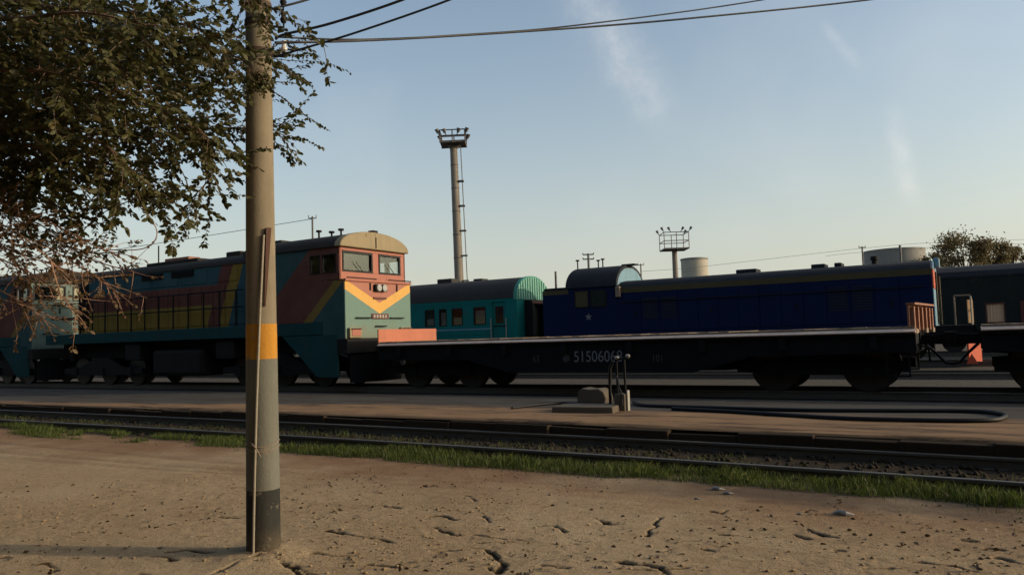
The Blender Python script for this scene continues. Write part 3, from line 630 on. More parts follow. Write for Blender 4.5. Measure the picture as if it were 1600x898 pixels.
# ------------------------------------------------------------------ flat wagon (local: x=0 right end of the frame)
def make_flatcar():
    t = empty('flat_wagon', (-1.0, 18.0, RT), 'long dark empty flat wagon with a salmon end board beside the teal locomotive', 'wagon', 'flat wagons in the front train')
    L_, H = 13.42, 1.385
    for s in (-1, 1):
        prof = [(-L_, 1.16), (-L_, 0.80), (-L_+3.2, 0.76), (-L_+4.4, 0.46), (-4.4, 0.46), (-3.2, 0.76), (0, 0.80), (0, 1.16)]
        sl = MB().prism(prof, 'y', s*H-0.03 if s > 0 else s*H, s*H if s > 0 else s*H+0.03)
        sl.build('side_sill', 'steel_black', t)
        fl = MB(); fl.prism([(-L_+3.2, 0.755), (-L_+4.4, 0.455), (-4.4, 0.455), (-3.2, 0.755), (-3.2, 0.73), (-4.4, 0.43), (-L_+4.4, 0.43), (-L_+3.2, 0.73)], 'y', s*H-0.09, s*H+0.05)
        fl.box(-L_, 0, s*H-0.06, s*H+0.055, 1.135, 1.16); fl.build('sill_flange', 'steel_black', t)
        pk = None
        for k in range(8):
            x = -0.75-k*(L_-1.5)/7
            if pk is None: pk = o = MB().box(-0.07, 0.07, -0.045, 0.045, -0.13, 0.12).build('stake_pocket', 'steel_black', t, bevel=0.01)
            else: o = share(pk, t)
            o.location = (x, s*(H+0.047), 1.0)
    dk = MB(); dk.prism([(-H-0.02, 1.175), (-H-0.075, 1.195), (-H-0.07, 1.21), (-H+0.03, 1.255), (H-0.03, 1.255), (H+0.07, 1.21), (H+0.075, 1.195), (H+0.02, 1.175)], 'x', -L_, 0); 
    dk.build('deck_edge', 'deckedge', t)
    rp = random.Random(9); first = None; n = 60; w = (L_-0.02)/n
    for k in range(n):
        if first is None: first = o = MB().box(0.004, w-0.004, -H+0.035, H-0.035, 1.2565, 1.30).build('deck_plank', 'woodpale', t)
        else: o = share(first, t)
        o.location = (-L_+0.01+k*w, rp.uniform(-0.01, 0.01), rp.uniform(-0.006, 0.004))
    for x in (-L_+0.06, -0.06): MB().box(x-0.05, x+0.05, -H, H, 0.78, 1.17).build('headstock', 'steel_black', t)
    for y in (-0.25, 0.25): MB().prism([(-L_+0.12, 1.1), (-L_+0.12, 0.75), (-L_+4, 0.42), (-4, 0.42), (-0.12, 0.75), (-0.12, 1.1)], 'y', y-0.02, y+0.02).build('centre_sill', 'steel_black', t)
    e1 = MB().box(-L_-0.06, -L_-0.02, -1.36, 1.36, 1.24, 1.66).build('end_board', 'board', t, bevel=0.008)
    for y in (-1.1, -0.4, 0.4, 1.1): MB().box(-L_-0.11, -L_-0.06, y-0.04, y+0.04, 1.2, 1.6).build('rib', 'board', e1)
    e2 = MB().box(-0.02, 0.02, -1.36, 1.36, 1.28, 1.70).build('end_board', 'boardrust', t, bevel=0.008); e2.rotation_euler.z = R(-4.5); e2.location = (0.0, 0, 0.02)
    tag(e2, label='bent rusty end board with upright ribs')
    for y in (-1.25, -0.72, -0.2, 0.35, 0.85, 1.28): MB().box(0.02, 0.10, y-0.06, y+0.06, 1.2, 1.66).build('rib', 'boardrust', e2)
    MB().box(-0.03, 0.13, -1.38, 1.38, 1.70, 1.74).build('top_bar', 'boardrust', e2)
    for y in (-1.2, 0.2, 1.2): MB().box(-0.02, 0.12, y-0.14, y+0.14, 1.14, 1.235).build('hinge', 'woodpale', e2)
    for xc in (-1.84, -L_+1.84): bogie(t, 'bogie', xc, (-0.925, 0.925), 0.475, 'steel_black')
    coupler(t, 0.0, 1); coupler(t, -L_, -1)
    MB().tube([(-6.0, 0.6, 0.62), (-5.0, 0.6, 0.62)], 0.16, 14).build('air_reservoir', 'steel_black', t, smooth=40)
    MB().tube([(-7.6, -0.6, 0.62), (-7.0, -0.6, 0.62)], 0.14, 14).build('brake_cylinder', 'steel_black', t, smooth=40)
    MB().tube([(-10.5, -0.55, 0.55), (-2.9, -0.55, 0.55)], 0.02, 6).build('brake_rod', 'steel_black', t)
    for s in (-1, 1):
        MB().tube([(0.02, s*1.2, 0.95), (0.2, s*1.25, 0.88), (0.2, s*1.05, 0.62)], 0.02, 6).build('uncoupling_lever', 'steel_dark', t)
        st = MB(); st.box(-0.55, -0.52, s*1.36-0.02, s*1.36+0.02, 0.35, 0.8); st.box(-0.15, -0.12, s*1.36-0.02, s*1.36+0.02, 0.35, 0.8); st.box(-0.55, -0.12, s*1.33-0.06, s*1.33+0.06, 0.33, 0.36)
        st.build('shunter_step', 'steel_black', t)
    yf = -H-0.002
    text('51506068', 0.37, (-7.32, yf, 0.69), 'stencil', t, 'wagon_number', 0.86)
    MB().tube([(-7.52, yf+0.001, 0.78), (-7.52, yf-0.003, 0.78)], 0.095, 20).build('round_emblem', 'stencildim', t)
    text('101', 0.22, (-5.35, yf, 0.68), 'stencildim', t, 'stencil_mark', 0.9)
    text('63', 0.22, (-8.45, yf, 0.70), 'stencildim', t, 'stencil_mark', 0.9)
    return t
flat = make_flatcar()
flat2 = copy_tree(flat, loc=(-1.0+13.42+1.08, 18.0, RT), label='second dark flat wagon cut off by the right edge of the photo')
for ch in kids(flat2):
    if ch.name.split('.')[0] == 'end_board' and ch.location.z == 0:      # its near end board is missing
        for rb_ in kids(ch): bpy.data.objects.remove(rb_)
        bpy.data.objects.remove(ch)

# ------------------------------------------------------------------ green passenger coach (local: x=0 right end, near side y=-1.5)
def make_coach():
    t = empty('passenger_coach', (-17.8, 31.5, RT), 'green passenger coach with grey roof and ribbed mint end cap behind the flat wagon', 'coach')
    H, L_ = 1.5, 24.0
    wins = [gy(a, 495, 30)[0]+17.8 for a in (664, 679, 686, 698, 706, 723, 740, 759)]; wins = [(wins[i], wins[i+1]) for i in (0, 2, 4, 6)]
    d0, d1 = gy(769, 495, 30)[0]+17.8, gy(790, 495, 30)[0]+17.8
    k = wins[0][0]-2.2
    while k > -22: wins.append((k, k+0.95)); k -= 1.75
    wins.sort()
    z0, z1 = 1.93, 2.76
    b = MB(); edges = [-L_]
    for a, c in wins: edges += [a, c]
    edges += [d0, d1, -0.0]
    for i in range(0, len(edges), 2): b.box(edges[i], edges[i+1], -H, -H+0.06, 1.05, 3.1)
    for a, c in wins: b.box(a, c, -H+0.001, -H+0.059, 1.05, z0); b.box(a, c, -H+0.001, -H+0.059, z1, 3.1)
    b.box(d0, d1, -H+0.001, -H+0.059, 2.95, 3.1)
    b.box(-L_, 0, H-0.06, H, 1.05, 3.1); b.box(-L_, -L_+0.06, -H+0.06, H-0.06, 1.05, 3.1)
    for y0, y1 in ((-H+0.06, -0.62), (0.62, H-0.06)): b.box(-0.06, 0, y0, y1, 1.05, 3.1)
    b.build('body', 'teal_coach', t)
    MB().box(-L_+0.06, -0.06, -H+0.06, H-0.06, 1.05, 1.12).build('floor', 'interior', t); MB().box(-L_+0.06, -0.06, 0.2, 0.25, 1.12, 3.1).build('corridor_wall', 'interior', t)
    rib = MB()
    for z in (1.28, 1.46, 2.86, 2.96): rib.box(-L_, d0-0.03, -H-0.012, -H+0.002, z, z+0.03)
    rib.build('body_rib', 'teal_coach', t)
    MB().box(-L_, d0-0.04, -H-0.016, -H-0.001, 1.70, 1.76).build('side_stripe', 'ltblue', t)
    for a, c in wins:
        w = MB().box(a+0.03, c-0.03, -H+0.025, -H+0.035, z0+0.03, z1-0.03).build('window', 'glass', t)
        fr = MB()
        for q in ((a, c, z0, z0+0.04), (a, c, z1-0.04, z1), (a, a+0.04, z0+0.04, z1-0.04), (c-0.04, c, z0+0.04, z1-0.04)): fr.box(q[0], q[1], -H-0.012, -H+0.05, q[2], q[3])
        fr.build('frame', 'steel_dark', w); MB().box(a+0.05, c-0.05, -H+0.10, -H+0.11, z0, z0+(z1-z0)*random.Random(int(a*100)).choice((0.45, 0.8, 0.5))).build('curtain', 'curtaindull', w)
    d = MB(); d.box(d0+0.02, d1-0.02, -H+0.05, -H+0.09, 1.05, 1.95); d.box(d0+0.02, d0+0.14, -H+0.05, -H+0.09, 1.95, 2.95); d.box(d1-0.14, d1-0.02, -H+0.05, -H+0.09, 1.95, 2.95); d.box(d0+0.14, d1-0.14, -H+0.05, -H+0.09, 2.75, 2.95)
    dd = d.build('door', 'teal_coach', t); MB().box(d0+0.14, d1-0.14, -H+0.06, -H+0.07, 1.95, 2.75).build('pane', 'glassdark', dd); MB().box(d0+0.05, d1-0.05, -H+0.02, -H+0.05, 1.82, 1.87).build('handle', 'steel_dark', dd)
    for x in (d0-0.05, d1+0.04): MB().tube([(x, -H-0.05, 1.3), (x, -H-0.05, 2.2)], 0.02, 6).build('grab_rail', 'white', t)
    rf = MB().prism(arch(H+0.02, 3.1, 4.12, 16, 2.5), 'x', -L_-0.02, -0.16).build('roof', 'coachroof', t, smooth=40)
    for x, w_, h_ in ((-4.9, 0.9, 0.2), (-7.9, 0.35, 0.2), (-2.9, 0.5, 0.08), (-12.0, 0.5, 0.2), (-16, 0.5, 0.2)): MB().box(x-w_/2, x+w_/2, -0.3, 0.3, 4.05, 4.12+h_).build('roof_vent', 'coachroof', rf, bevel=0.03)
    cap = MB().prism(arch(H+0.03, 3.02, 4.15, 16, 2.5), 'x', -0.16, 0.02).build('end_cap', 'mint', t, smooth=40)
    pr = arch(H, 3.02, 4.10, 60, 2.5)
    for i in range(13):
        y = -1.32+i*0.22; ztop = max(p[1] for p in pr if abs(p[0]-y) < 0.12)-0.03
        MB().box(0.021, 0.05, y-0.045, y+0.045, 3.04, ztop).build('cap_rib', 'mintpale', cap)
    v = MB(); v.box(-0.05, 0.42, -0.82, -0.56, 1.05, 3.0); v.box(-0.05, 0.42, 0.56, 0.82, 1.05, 3.0); v.box(-0.05, 0.42, -0.56, 0.56, 2.78, 3.0)
    v.build('gangway_bellows', 'rubber', t, bevel=0.04)
    MB().box(0.421, 0.44, -0.82, 0.82, 2.84, 2.95).build('bellows_lip', 'boardrust', t)
    dr = MB().box(0.06, 0.10, -0.56, 0.56, 1.05, 2.78).build('end_door', 'green_dark', t); MB().box(0.10, 0.112, -0.46, -0.36, 1.3, 2.55).build('door_rail', 'ltblue', dr)
    MB().box(0.005, 0.09, 1.36, 1.50, 1.05, 3.02).build('corner_post', 'mintpale', t)
    ld = MB(); ld.tube([(0.12, 1.15, 1.1), (0.12, 1.15, 3.0)], 0.02, 6); ld.tube([(0.12, 1.45, 1.1), (0.12, 1.45, 3.0)], 0.02, 6)
    for k in range(7): ld.tube([(0.12, 1.15, 1.25+k*0.27), (0.12, 1.45, 1.25+k*0.27)], 0.014, 5)
    ld.build('ladder', 'mint', t)
    MB().box(-L_, 0.0, -1.35, 1.35, 0.85, 1.048).build('underframe', 'steel_dark', t)
    for x in (-3.2, -20.8): bogie(t, 'bogie', x, (-1.2, 1.2), 0.475, 'steel_dark')
    MB().box(-11.5, -8.0, -1.2, 1.2, 0.35, 0.84).build('battery_box', 'steel_dark', t); coupler(t, 0.0, 1)
    return t
make_coach()

# ------------------------------------------------------------------ blue shunting locomotive (local: x=0 front of the hood, near side y=-1.5)
def make_blue():
    t = empty('shunting_locomotive', (-1.2, 31.5, RT), 'dark blue shunting locomotive with arched cab roof and yellow top stripe behind the flat wagon', 'locomotive')
    H = 1.5
    MB().box(-15.3, 1.2, -H, H, 0.95, 1.26).build('frame', 'steel_black', t, bevel=0.02)
    hood = MB().box(-11.7, 0.0, -H, H, 1.26, 3.24).build('hood', 'navy', t)
    MB().box(-11.7, 0.002, -H-0.008, H+0.008, 3.02, 3.24).build('yellow_stripe', 'oldyellow', t)
    MB().prism([(-H, 3.24), (-H+0.12, 3.38), (-H+0.4, 3.50), (-0.6, 3.57), (0.6, 3.57), (H-0.4, 3.50), (H-0.12, 3.38), (H, 3.24)], 'x', -11.7, -0.02).build('hood_roof', 'navyroof', t, smooth=30)
    for k in range(14): MB().box(-11.4+k*0.8, -10.65+k*0.8, -H-0.022, -H+0.01, 1.42, 2.92).build('hood_door', 'navy', t, bevel=0.008)
    for x in (-10.6, -9.8, -3.4, -2.6):
        gl = MB()
        for k in range(9): gl.box(x+0.06, x+0.69, -H-0.032, -H-0.022, 1.9+k*0.1, 1.955+k*0.1)
        gl.build('louvre', 'navyroof', t)
    for x in (-10.9, -7.7, -4.5, -1.3): MB().box(x, x+0.05, -H-0.06, -H-0.02, 2.0, 2.25).build('door_handle', 'steel_dark', t)
    MB().tube([(-11.5, -H-0.09, 2.62), (-0.2, -H-0.09, 2.62)], 0.02, 6).build('hand_rail', 'steel_dark', t)
    MB().box(-13.95, -11.7, -H-0.02, H+0.02, 1.26, 3.34).build('cab', 'navy', t)
    MB().prism(arch(H-0.05, 3.34, 4.18, 18, 2.0), 'x', -13.9, -11.652).build('cab_gable', 'ltblue', t, smooth=40)
    shell = arch(H+0.10, 3.34, 4.30, 18, 2.0); inner = arch(H-0.045, 3.34, 4.19, 18, 2.0)
    MB().prism(shell+inner[::-1], 'x', -14.05, -11.66).build('cab_roof', 'navyroof', t, smooth=40)
    MB().box(-15.25, -13.95, -H, H, 1.26, 3.10).build('short_hood', 'navy', t); MB().box(-15.25, -13.95, -H-0.008, H+0.008, 3.10, 3.30).build('yellow_stripe', 'oldyellow', t); MB().box(-15.27, -13.95, -H+0.15, H-0.15, 3.30, 3.42).build('short_hood_roof', 'navyroof', t, bevel=0.05)
    for x0, x1, mt in ((-13.62, -13.02, 'oldyellow'), (-12.86, -12.2, 'glassdark')):
        w = MB().box(x0, x1, -H-0.035, -H-0.021, 2.52, 3.18).build('cab_window', mt, t)
        fr = MB()
        for q in ((x0-0.04, x1+0.04, 2.48, 2.52), (x0-0.04, x1+0.04, 3.18, 3.22), (x0-0.04, x0, 2.52, 3.18), (x1, x1+0.04, 2.52, 3.18)): fr.box(q[0], q[1], -H-0.05, -H-0.021, q[2], q[3])
        fr.build('frame', 'steel_dark', w)
    st = []
    for i in range(10):
        r_ = 0.17 if i % 2 == 0 else 0.07; a = math.pi/2+i*math.pi/5; st.append((-13.02+r_*math.cos(a), 2.07+r_*math.sin(a)))
    MB().prism(st, 'y', -H-0.035, -H-0.021).build('star_emblem', 'stencil', t)
    MB().box(-11.7, -11.5, -H-0.14, -H+0.1, 2.85, 3.3).build('cab_lamp', 'woodpale', t, bevel=0.03)
    MB().box(-11.95, -11.35, -0.25, 0.25, 4.28, 4.34).build('roof_hatch', 'navyroof', t)
    for x, y in ((-14.0, -0.4), (-13.3, 0.3), (-12.9, -0.1)): MB().tube([(x, y, 4.1), (x, y, 4.62), (x, y, 4.621), (x, y, 4.68)], [0.03, 0.03, 0.09, 0.09], 8).build('roof_horn', 'steel_dark', t)
    MB().tube([(-1.9, 0.0, 3.5), (-1.9, 0.0, 3.75), (-1.9, 0, 3.751), (-1.9, 0, 3.9)], [0.1, 0.1, 0.14, 0.14], 10).build('exhaust', 'steel_dark', t)
    for x, w_ in ((-3.8, 0.5), (-3.1, 0.25), (-6.5, 0.8)): MB().box(x-w_/2, x+w_/2, -0.6, 0.2, 3.5, 3.72).build('roof_vent', 'navyroof', t, bevel=0.03)
    # front end, facing the sun
    MB().box(0.003, 0.03, -H, H, 1.26, 2.55).build('end_panel', 'ltblue', t); MB().box(0.003, 0.045, -H, H, 2.56, 3.22).build('end_shutter', 'red', t); MB().prism([(-H+0.1, 3.24), (-1.0, 3.52), (1.0, 3.52), (H-0.1, 3.24)], 'x', -0.018, 0.04).build('end_brow', 'ltblue', t)
    MB().box(0.03, 0.22, -0.5, 0.0, 3.3, 3.66).build('end_headlight', 'ltblue', t, bevel=0.04)
    for y in (-1.42, 1.42): MB().tube([(0.12, y, 1.3), (0.12, y, 3.1)], 0.03, 8).build('grab_rail', 'oldyellow', t)
    rl = MB()
    for y in (-1.45, -0.8, 0.8, 1.45):
        rl.tube([(1.1, y, 1.26), (1.1, y, 2.22)], 0.028, 6)
    for z in (1.75, 2.22): rl.tube([(1.1, -1.45, z), (1.1, -0.8, z)], 0.025, 6); rl.tube([(1.1, 0.8, z), (1.1, 1.45, z)], 0.025, 6)
    rl.build('end_railing', 'white', t)
    for y in (-1.38, -1.1, 0.95, 1.25): MB().prism([(1.0, y-0.06), (1.15, y+0.07), (1.13, y+0.09), (0.98, y-0.04)], 'z', 1.32, 2.1).build('railing_board', 'woodlit', t)
    fr2 = MB()
    for y in (-1.47,):
        fr2.tube([(0.62, y, 1.26), (0.62, y, 2.25)], 0.03, 6); fr2.tube([(0.62, y, 2.25), (1.1, y, 2.25)], 0.03, 6)
    fr2.build('step_railing', 'woodpale', t)
    MB().box(1.15, 1.2, -H, H, 0.72, 1.26).build('buffer_beam', 'steel_black', t)
    for sgn in (-1, 1): MB().prism([(1.25, sgn*0.15), (0.9, sgn*1.4), (0.95, sgn*1.4), (1.32, sgn*0.15)], 'z', -0.05, 0.62).build('snow_plough', 'red', t)
    MB().prism([(0.85, -0.05), (1.2, -0.05), (1.02, 0.3)], 'y', -1.5, -1.46).build('rail_brush', 'red', t)
    coupler(t, 1.2, 1, 0.95)
    for xc in (-2.4, -11.6): bogie(t, 'bogie', xc, (-1.5, 0, 1.5), 0.5, 'steel_black', 1.08, 0.93)
    MB().box(-8.6, -5.4, -1.35, 1.35, 0.42, 0.949).build('fuel_tank', 'steel_black', t, bevel=0.06)
    return t
make_blue()

# ------------------------------------------------------------------ dark coach on the right
def make_dark():
    t = empty('dark_coach', (-2.2, 41.5, RT), 'dark green coach with a tan curtained window beyond the blue locomotive', 'coach')
    H = 1.5; L_ = 24
    wx = [(2.60, 3.34), (-0.2, 0.5)] + [(5.6+k*1.9, 6.5+k*1.9) for k in range(9)]; wx.sort()
    b = MB(); ed = [-0.6]
    for a, c in wx: ed += [a, c]
    ed += [L_]
    for i in range(0, len(ed), 2): b.box(ed[i], ed[i+1], -H, -H+0.06, 1.0, 3.4)
    for a, c in wx: b.box(a, c, -H+0.001, -H+0.059, 1.0, 1.28); b.box(a, c, -H+0.001, -H+0.059, 2.16, 3.4)
    b.box(-0.6, L_, H-0.06, H, 1.0, 3.4); b.box(-0.6, -0.54, -H+0.06, H-0.06, 1.0, 3.4); b.box(L_-0.06, L_, -H+0.06, H-0.06, 1.0, 3.4)
    b.build('body', 'green_dark', t)
    MB().box(-0.54, L_-0.06, -H+0.06, H-0.06, 1.0, 1.08).build('floor', 'interior', t)
    for a, c in wx:
        w = MB().box(a+0.02, c-0.02, *((-H+0.10, -H+0.11) if abs(a-2.6) < 0.1 else (-H+0.02, -H+0.03)), 1.30, 2.14).build('window', 'glass', t)
        fr = MB()
        for q in ((a, c, 1.28, 1.32), (a, c, 2.12, 2.16), (a, a+0.04, 1.32, 2.12), (c-0.04, c, 1.32, 2.12)): fr.box(q[0], q[1], -H-0.012, -H+0.05, q[2], q[3])
        fr.build('frame', 'maroon', w)
        if abs(a-2.6) < 0.1:
            cu = MB()
            for k in range(6): cu.prism([(a+0.03+k*0.115, -H+0.08), (a+0.085+k*0.115, -H+0.05), (a+0.145+k*0.115, -H+0.08)], 'z', 1.31, 2.13)
            cu.build('curtain', 'curtain', w)
        else: MB().box(a+0.05, c-0.05, -H+0.07, -H+0.08, 1.30, 2.10).build('curtain', 'interior', w)
    MB().box(3.9, 5.2, -H-0.02, -H-0.001, 1.05, 2.2).build('side_panel', 'maroon', t)
    MB().prism([(-H-0.02, 3.4), (-H+0.1, 3.62), (-0.9, 3.85), (0, 3.95), (0.9, 3.85), (H-0.1, 3.62), (H+0.02, 3.4)], 'x', -0.62, L_+0.02).build('roof', 'navyroof', t, smooth=30)
    MB().box(-0.6, L_, -H-0.03, -H-0.001, 3.34, 3.40).build('gutter', 'navyroof', t)
    MB().box(-0.6, L_, -1.35, 1.35, 0.7, 0.998).build('underframe', 'steel_black', t)
    for x in (2.5, 20.5): bogie(t, 'bogie', x, (-1.2, 1.2), 0.475, 'steel_black')
    MB().box(6, 15, -1.3, 1.3, 0.3, 0.69).build('equipment_box', 'steel_black', t)
    return t
make_dark()

# ------------------------------------------------------------------ foreground pole
def make_pole():
    b = gz(412, 862); b0 = Vector((b[0], b[1], 0.0)); H = 7.2
    t = empty('utility_pole', b0, 'concrete utility pole with black, white and yellow painted bands in the dirt foreground', 'pole')
    d = (b0 - Vector((0, 0, 0))).length
    def rad(z): return 0.131 - 0.0068*z
    n = 28
    MB().tube([(0, 0, -0.3), (0, 0, 1.86), (0, 0, H)], [rad(0), rad(1.86), rad(H)], n).build('shaft', 'pole', t, smooth=40)
    for nm, z0, z1, mt in (('black_band', -0.1, 0.50, 'bandblack'), ('white_band', 0.50, 1.53, 'bandwhite'), ('yellow_band', 1.53, 1.81, 'bandyellow')):
        MB().tube([(0, 0, z0), (0, 0, z1)], [rad(z0)+0.002, rad(z1)+0.002], n).build(nm, mt, t, smooth=40)
    toc = (-b0).normalized(); side = Vector((-toc.y, toc.x, 0)) if Vector((-toc.y, toc.x, 0)).dot(Vector(r0)) > 0 else Vector((toc.y, -toc.x, 0))
    def sp(off, z, ext): return tuple(toc*math.sqrt(max(0, (rad(z)+ext)**2-off*off)) + side*off + Vector((0, 0, z)))
    MB().tube([sp(-0.078+0.006*i+0.0006*i*i, 0.01+0.279*i, 0.016) for i in range(10)], 0.0105, 8).build('conduit_pipe', 'pipe', t, smooth=50)
    MB().add([sp(0.045, 2.58, 0.004), sp(0.085, 2.58, 0.004), sp(0.085, 2.58, 0.03), sp(0.045, 2.58, 0.03), sp(0.025, 1.95, 0.004), sp(0.035, 1.95, 0.004), sp(0.035, 1.95, 0.014), sp(0.025, 1.95, 0.014)],
             [(0,1,2,3),(7,6,5,4),(0,4,5,1),(1,5,6,2),(2,6,7,3),(3,7,4,0)]).build('wood_wedge', pm('rusty_wedge_wood', (0.07, 0.03, 0.02), 0.85), t)
    for z in (0.82, 0.86): MB().tube([tuple(Vector((math.cos(a)*(rad(z)+0.006), math.sin(a)*(rad(z)+0.006), z+0.02*math.sin(a*2))) ) for a in np.linspace(0, 2*math.pi, 25)], 0.004, 5).build('wire_tie', 'woodpale', t)
    MB().tube([sp(-0.09, 0.88, 0.02), sp(-0.05, 0.84, 0.05), sp(-0.03, 0.80, 0.04), sp(-0.015, 0.77, 0.05)], 0.006, 5).build('wire_twist', 'woodpale', t)
    for z in (4.27, 4.02, 4.42, 4.66): MB().tube([(0, 0, z), (0, 0, z+0.05)], [rad(z)+0.008]*2, n).build('clamp_band', pm('rusty_clamp', (0.055, 0.032, 0.02), 0.8, rust=0.5), t, smooth=40)
    for k, z in enumerate((4.04, 4.29, 4.44, 4.68)):
        p = Vector((0, 0, z)) + side*(rad(z)+0.0)
        MB().tube([p, p+side*0.10, p+side*0.10+Vector((0, 0, 0.05))], 0.012, 6).build('bracket', 'steel_dark', t)
        q = p+side*0.10+Vector((0, 0, 0.04)); MB().tube([q, q+Vector((0, 0, 0.03)), q+Vector((0, 0, 0.05)), q+Vector((0, 0, 0.09))], [0.02, 0.03, 0.018, 0.024], 10).build('insulator', 'steel_dark' if k else 'insul', t, smooth=50)
    tr = sp(0.03, 4.66, 0.0); MB().tube([(tr[0], tr[1], 4.72), (tr[0], tr[1], 4.80)], 0.02, 10).build('insulator', 'insul', t)
    return b0
pole0 = make_pole()
pd = float(np.dot(np.array([*pole0])-np.array([0, 0, EYE]), fw))
wires = [([(428, 13, pd), (480, 0, pd*1.02), (620, -45, pd*1.1)], 0.010, 'short thick cable leaving the pole just below the top edge'),
         ([(430, 62, pd), (445, 54, pd), (520, 36, pd*1.0), (640, -4, pd*1.0), (800, -70, pd*1.0)], 0.011, 'thick black cable rising from the pole collar above the leaf sprays'),
         ([(432, 88, pd), (460, 80, pd), (560, 50, pd), (708, -2, pd), (860, -66, pd)], 0.009, 'lower cable rising steeply out of the leaves right of the pole'),
         ([(430, 58, pd), (560, 62, pd*1.1), (700, 56, pd*1.25), (900, 40, pd*1.4), (1205, -2, pd*1.6), (1500, -60, pd*1.8)], 0.009, 'upper of the two long wires sweeping from the pole across the sky'),
         ([(430, 67, pd), (560, 64, pd*1.1), (700, 57, pd*1.25), (900, 44, pd*1.4), (1100, 27, pd*1.5), (1375, -2, pd*1.65), (1650, -42, pd*1.8)], 0.012, 'lower of the two long wires sweeping from the pole across the sky')]
for pts, r, lab in wires:
    P = [Vector(at(*p)) for p in pts]; Q = []
    for i in range(len(P)-1):                                        # Catmull-Rom
        a, b, c, d = P[max(i-1, 0)], P[i], P[i+1], P[min(i+2, len(P)-1)]
        for k in range(8):
            u = k/8; Q.append(0.5*((2*b)+(c-a)*u+(2*a-5*b+4*c-d)*u*u+(3*b-a-3*c+d)*u**3))
    Q.append(P[-1])
    tag(MB().tube(Q, r, 6).build('power_cable', 'wire', smooth=60), lab, 'cable', 'cables tied to the foreground pole')

# ------------------------------------------------------------------ platform things
def props():
    g0 = 0.268
    s = gz(975, 641, g0); t = empty('water_standpipe', (s[0], s[1], g0), 'water standpipe with two white tap handles on a short concrete post', 'standpipe')
    MB().box(-0.14, 0.06, -0.10, 0.12, -0.05, 0.30).build('post', 'concrete', t, bevel=0.015)
    MB().box(0.062, 0.10, -0.04, 0.06, -0.05, 0.36).build('side_pipe', 'white', t, bevel=0.012)
    MB().tube([(0.05, -0.02, 0.2), (0.05, -0.02, 0.93)], 0.022, 8).build('riser_pipe', 'steel_dark', t); MB().tube([(-0.10, -0.02, 0.25), (-0.10, -0.02, 0.90)], 0.02, 8).build('riser_pipe', 'steel_dark', t)
    MB().tube([(-0.16, -0.02, 0.905), (0.13, -0.02, 0.935)], 0.02, 8).build('crossbar', 'steel_dark', t)
    for x, z in ((-0.09, 0.925), (0.12, 0.955)): MB().tube([(x-0.035, -0.02, z), (x-0.02, -0.02, z+0.012), (x+0.02, -0.02, z+0.012), (x+0.035, -0.02, z)], [0.02, 0.032, 0.032, 0.02], 10).build('tap_handle', 'white', t, smooth=50)
    MB().tube([(-0.10, -0.04, 0.62), (-0.06, -0.07, 0.45), (0.0, -0.09, 0.30), (0.02, -0.12, 0.1)], 0.018, 7).build('drain_hose', 'rubber', t, smooth=50)
    MB().tube([(-0.16, -0.02, 0.88), (-0.24, 0.0, 0.75), (-0.27, 0.03, 0.4), (-0.30, 0.1, 0.02)], 0.03, 8).build('supply_hose', 'rubber', t, smooth=50)
    a, b = gz(858, 645, g0), gz(956, 645, g0)
    m = MB().box(-0.56, 0.56, -0.30, 0.30, -0.03, 0.11).build('concrete_slab', 'concrete', loc=((a[0]+b[0])/2, (a[1]+b[1])/2+0.28, g0), bevel=0.02); m.rotation_euler.z = R(8)
    tag(m, 'low flat concrete slab lying on the platform left of the standpipe', 'concrete slab')
    a, b = gz(900, 630, g0), gz(947, 630, g0)
    m = MB().prism([(-0.34, -0.03), (0.31, -0.03), (0.33, 0.12), (0.28, 0.26), (0.17, 0.335), (-0.05, 0.32), (-0.24, 0.35), (-0.33, 0.25), (-0.36, 0.1)], 'y', -0.25, 0.25).build('concrete_block', 'concrete', loc=((a[0]+b[0])/2-0.02, (a[1]+b[1])/2+0.28, g0), bevel=0.03); m.rotation_euler.z = R(4); m.scale = (0.9, 0.9, 0.85)
    tag(m, 'upright concrete block standing behind the flat slab', 'concrete block')
    def hose(name, px, lab, cat, r=0.032):
        P = [Vector(gz(x, y, g0+r)) for x, y in px]; Q = []
        for i in range(len(P)-1):
            a, b, c, d = P[max(i-1, 0)], P[i], P[i+1], P[min(i+2, len(P)-1)]
            for k in range(10):
                u = k/10; Q.append(0.5*((2*b)+(c-a)*u+(2*a-5*b+4*c-d)*u*u+(3*b-a-3*c+d)*u**3))
        Q.append(P[-1]); tag(MB().tube(Q, r, 8).build(name, 'rubber', smooth=60), lab, cat)
    hose('water_hose', [(990, 628), (1010, 633), (1100, 636), (1250, 640), (1400, 641), (1520, 642), (1563, 646), (1570, 651), (1545, 656), (1450, 656), (1300, 652), (1150, 643), (1050, 638)], 'black rubber hose lying in a long loop across the platform', 'hose')
    hose('short_hose', [(800, 637), (840, 632), (880, 629), (905, 632), (940, 634)], 'short black hose curling behind the flat concrete slab', 'hose', 0.026)
props()
lit = [(1122, 766, 0.07, 'pale crumpled scrap at the grass edge right of centre'), (1090, 780, 0.035, 'tiny white scrap on the dirt in front of the grass'), (1318, 804, 0.085, 'flat white scrap lying on the dirt below the grass strip'), (1250, 803, 0.03, 'small white pebble-like scrap left of the flat white scrap'), (1592, 790, 0.04, 'white scrap in the grass at the right edge'), (1138, 772, 0.05, 'tan scrap beside the pale crumpled scrap')]
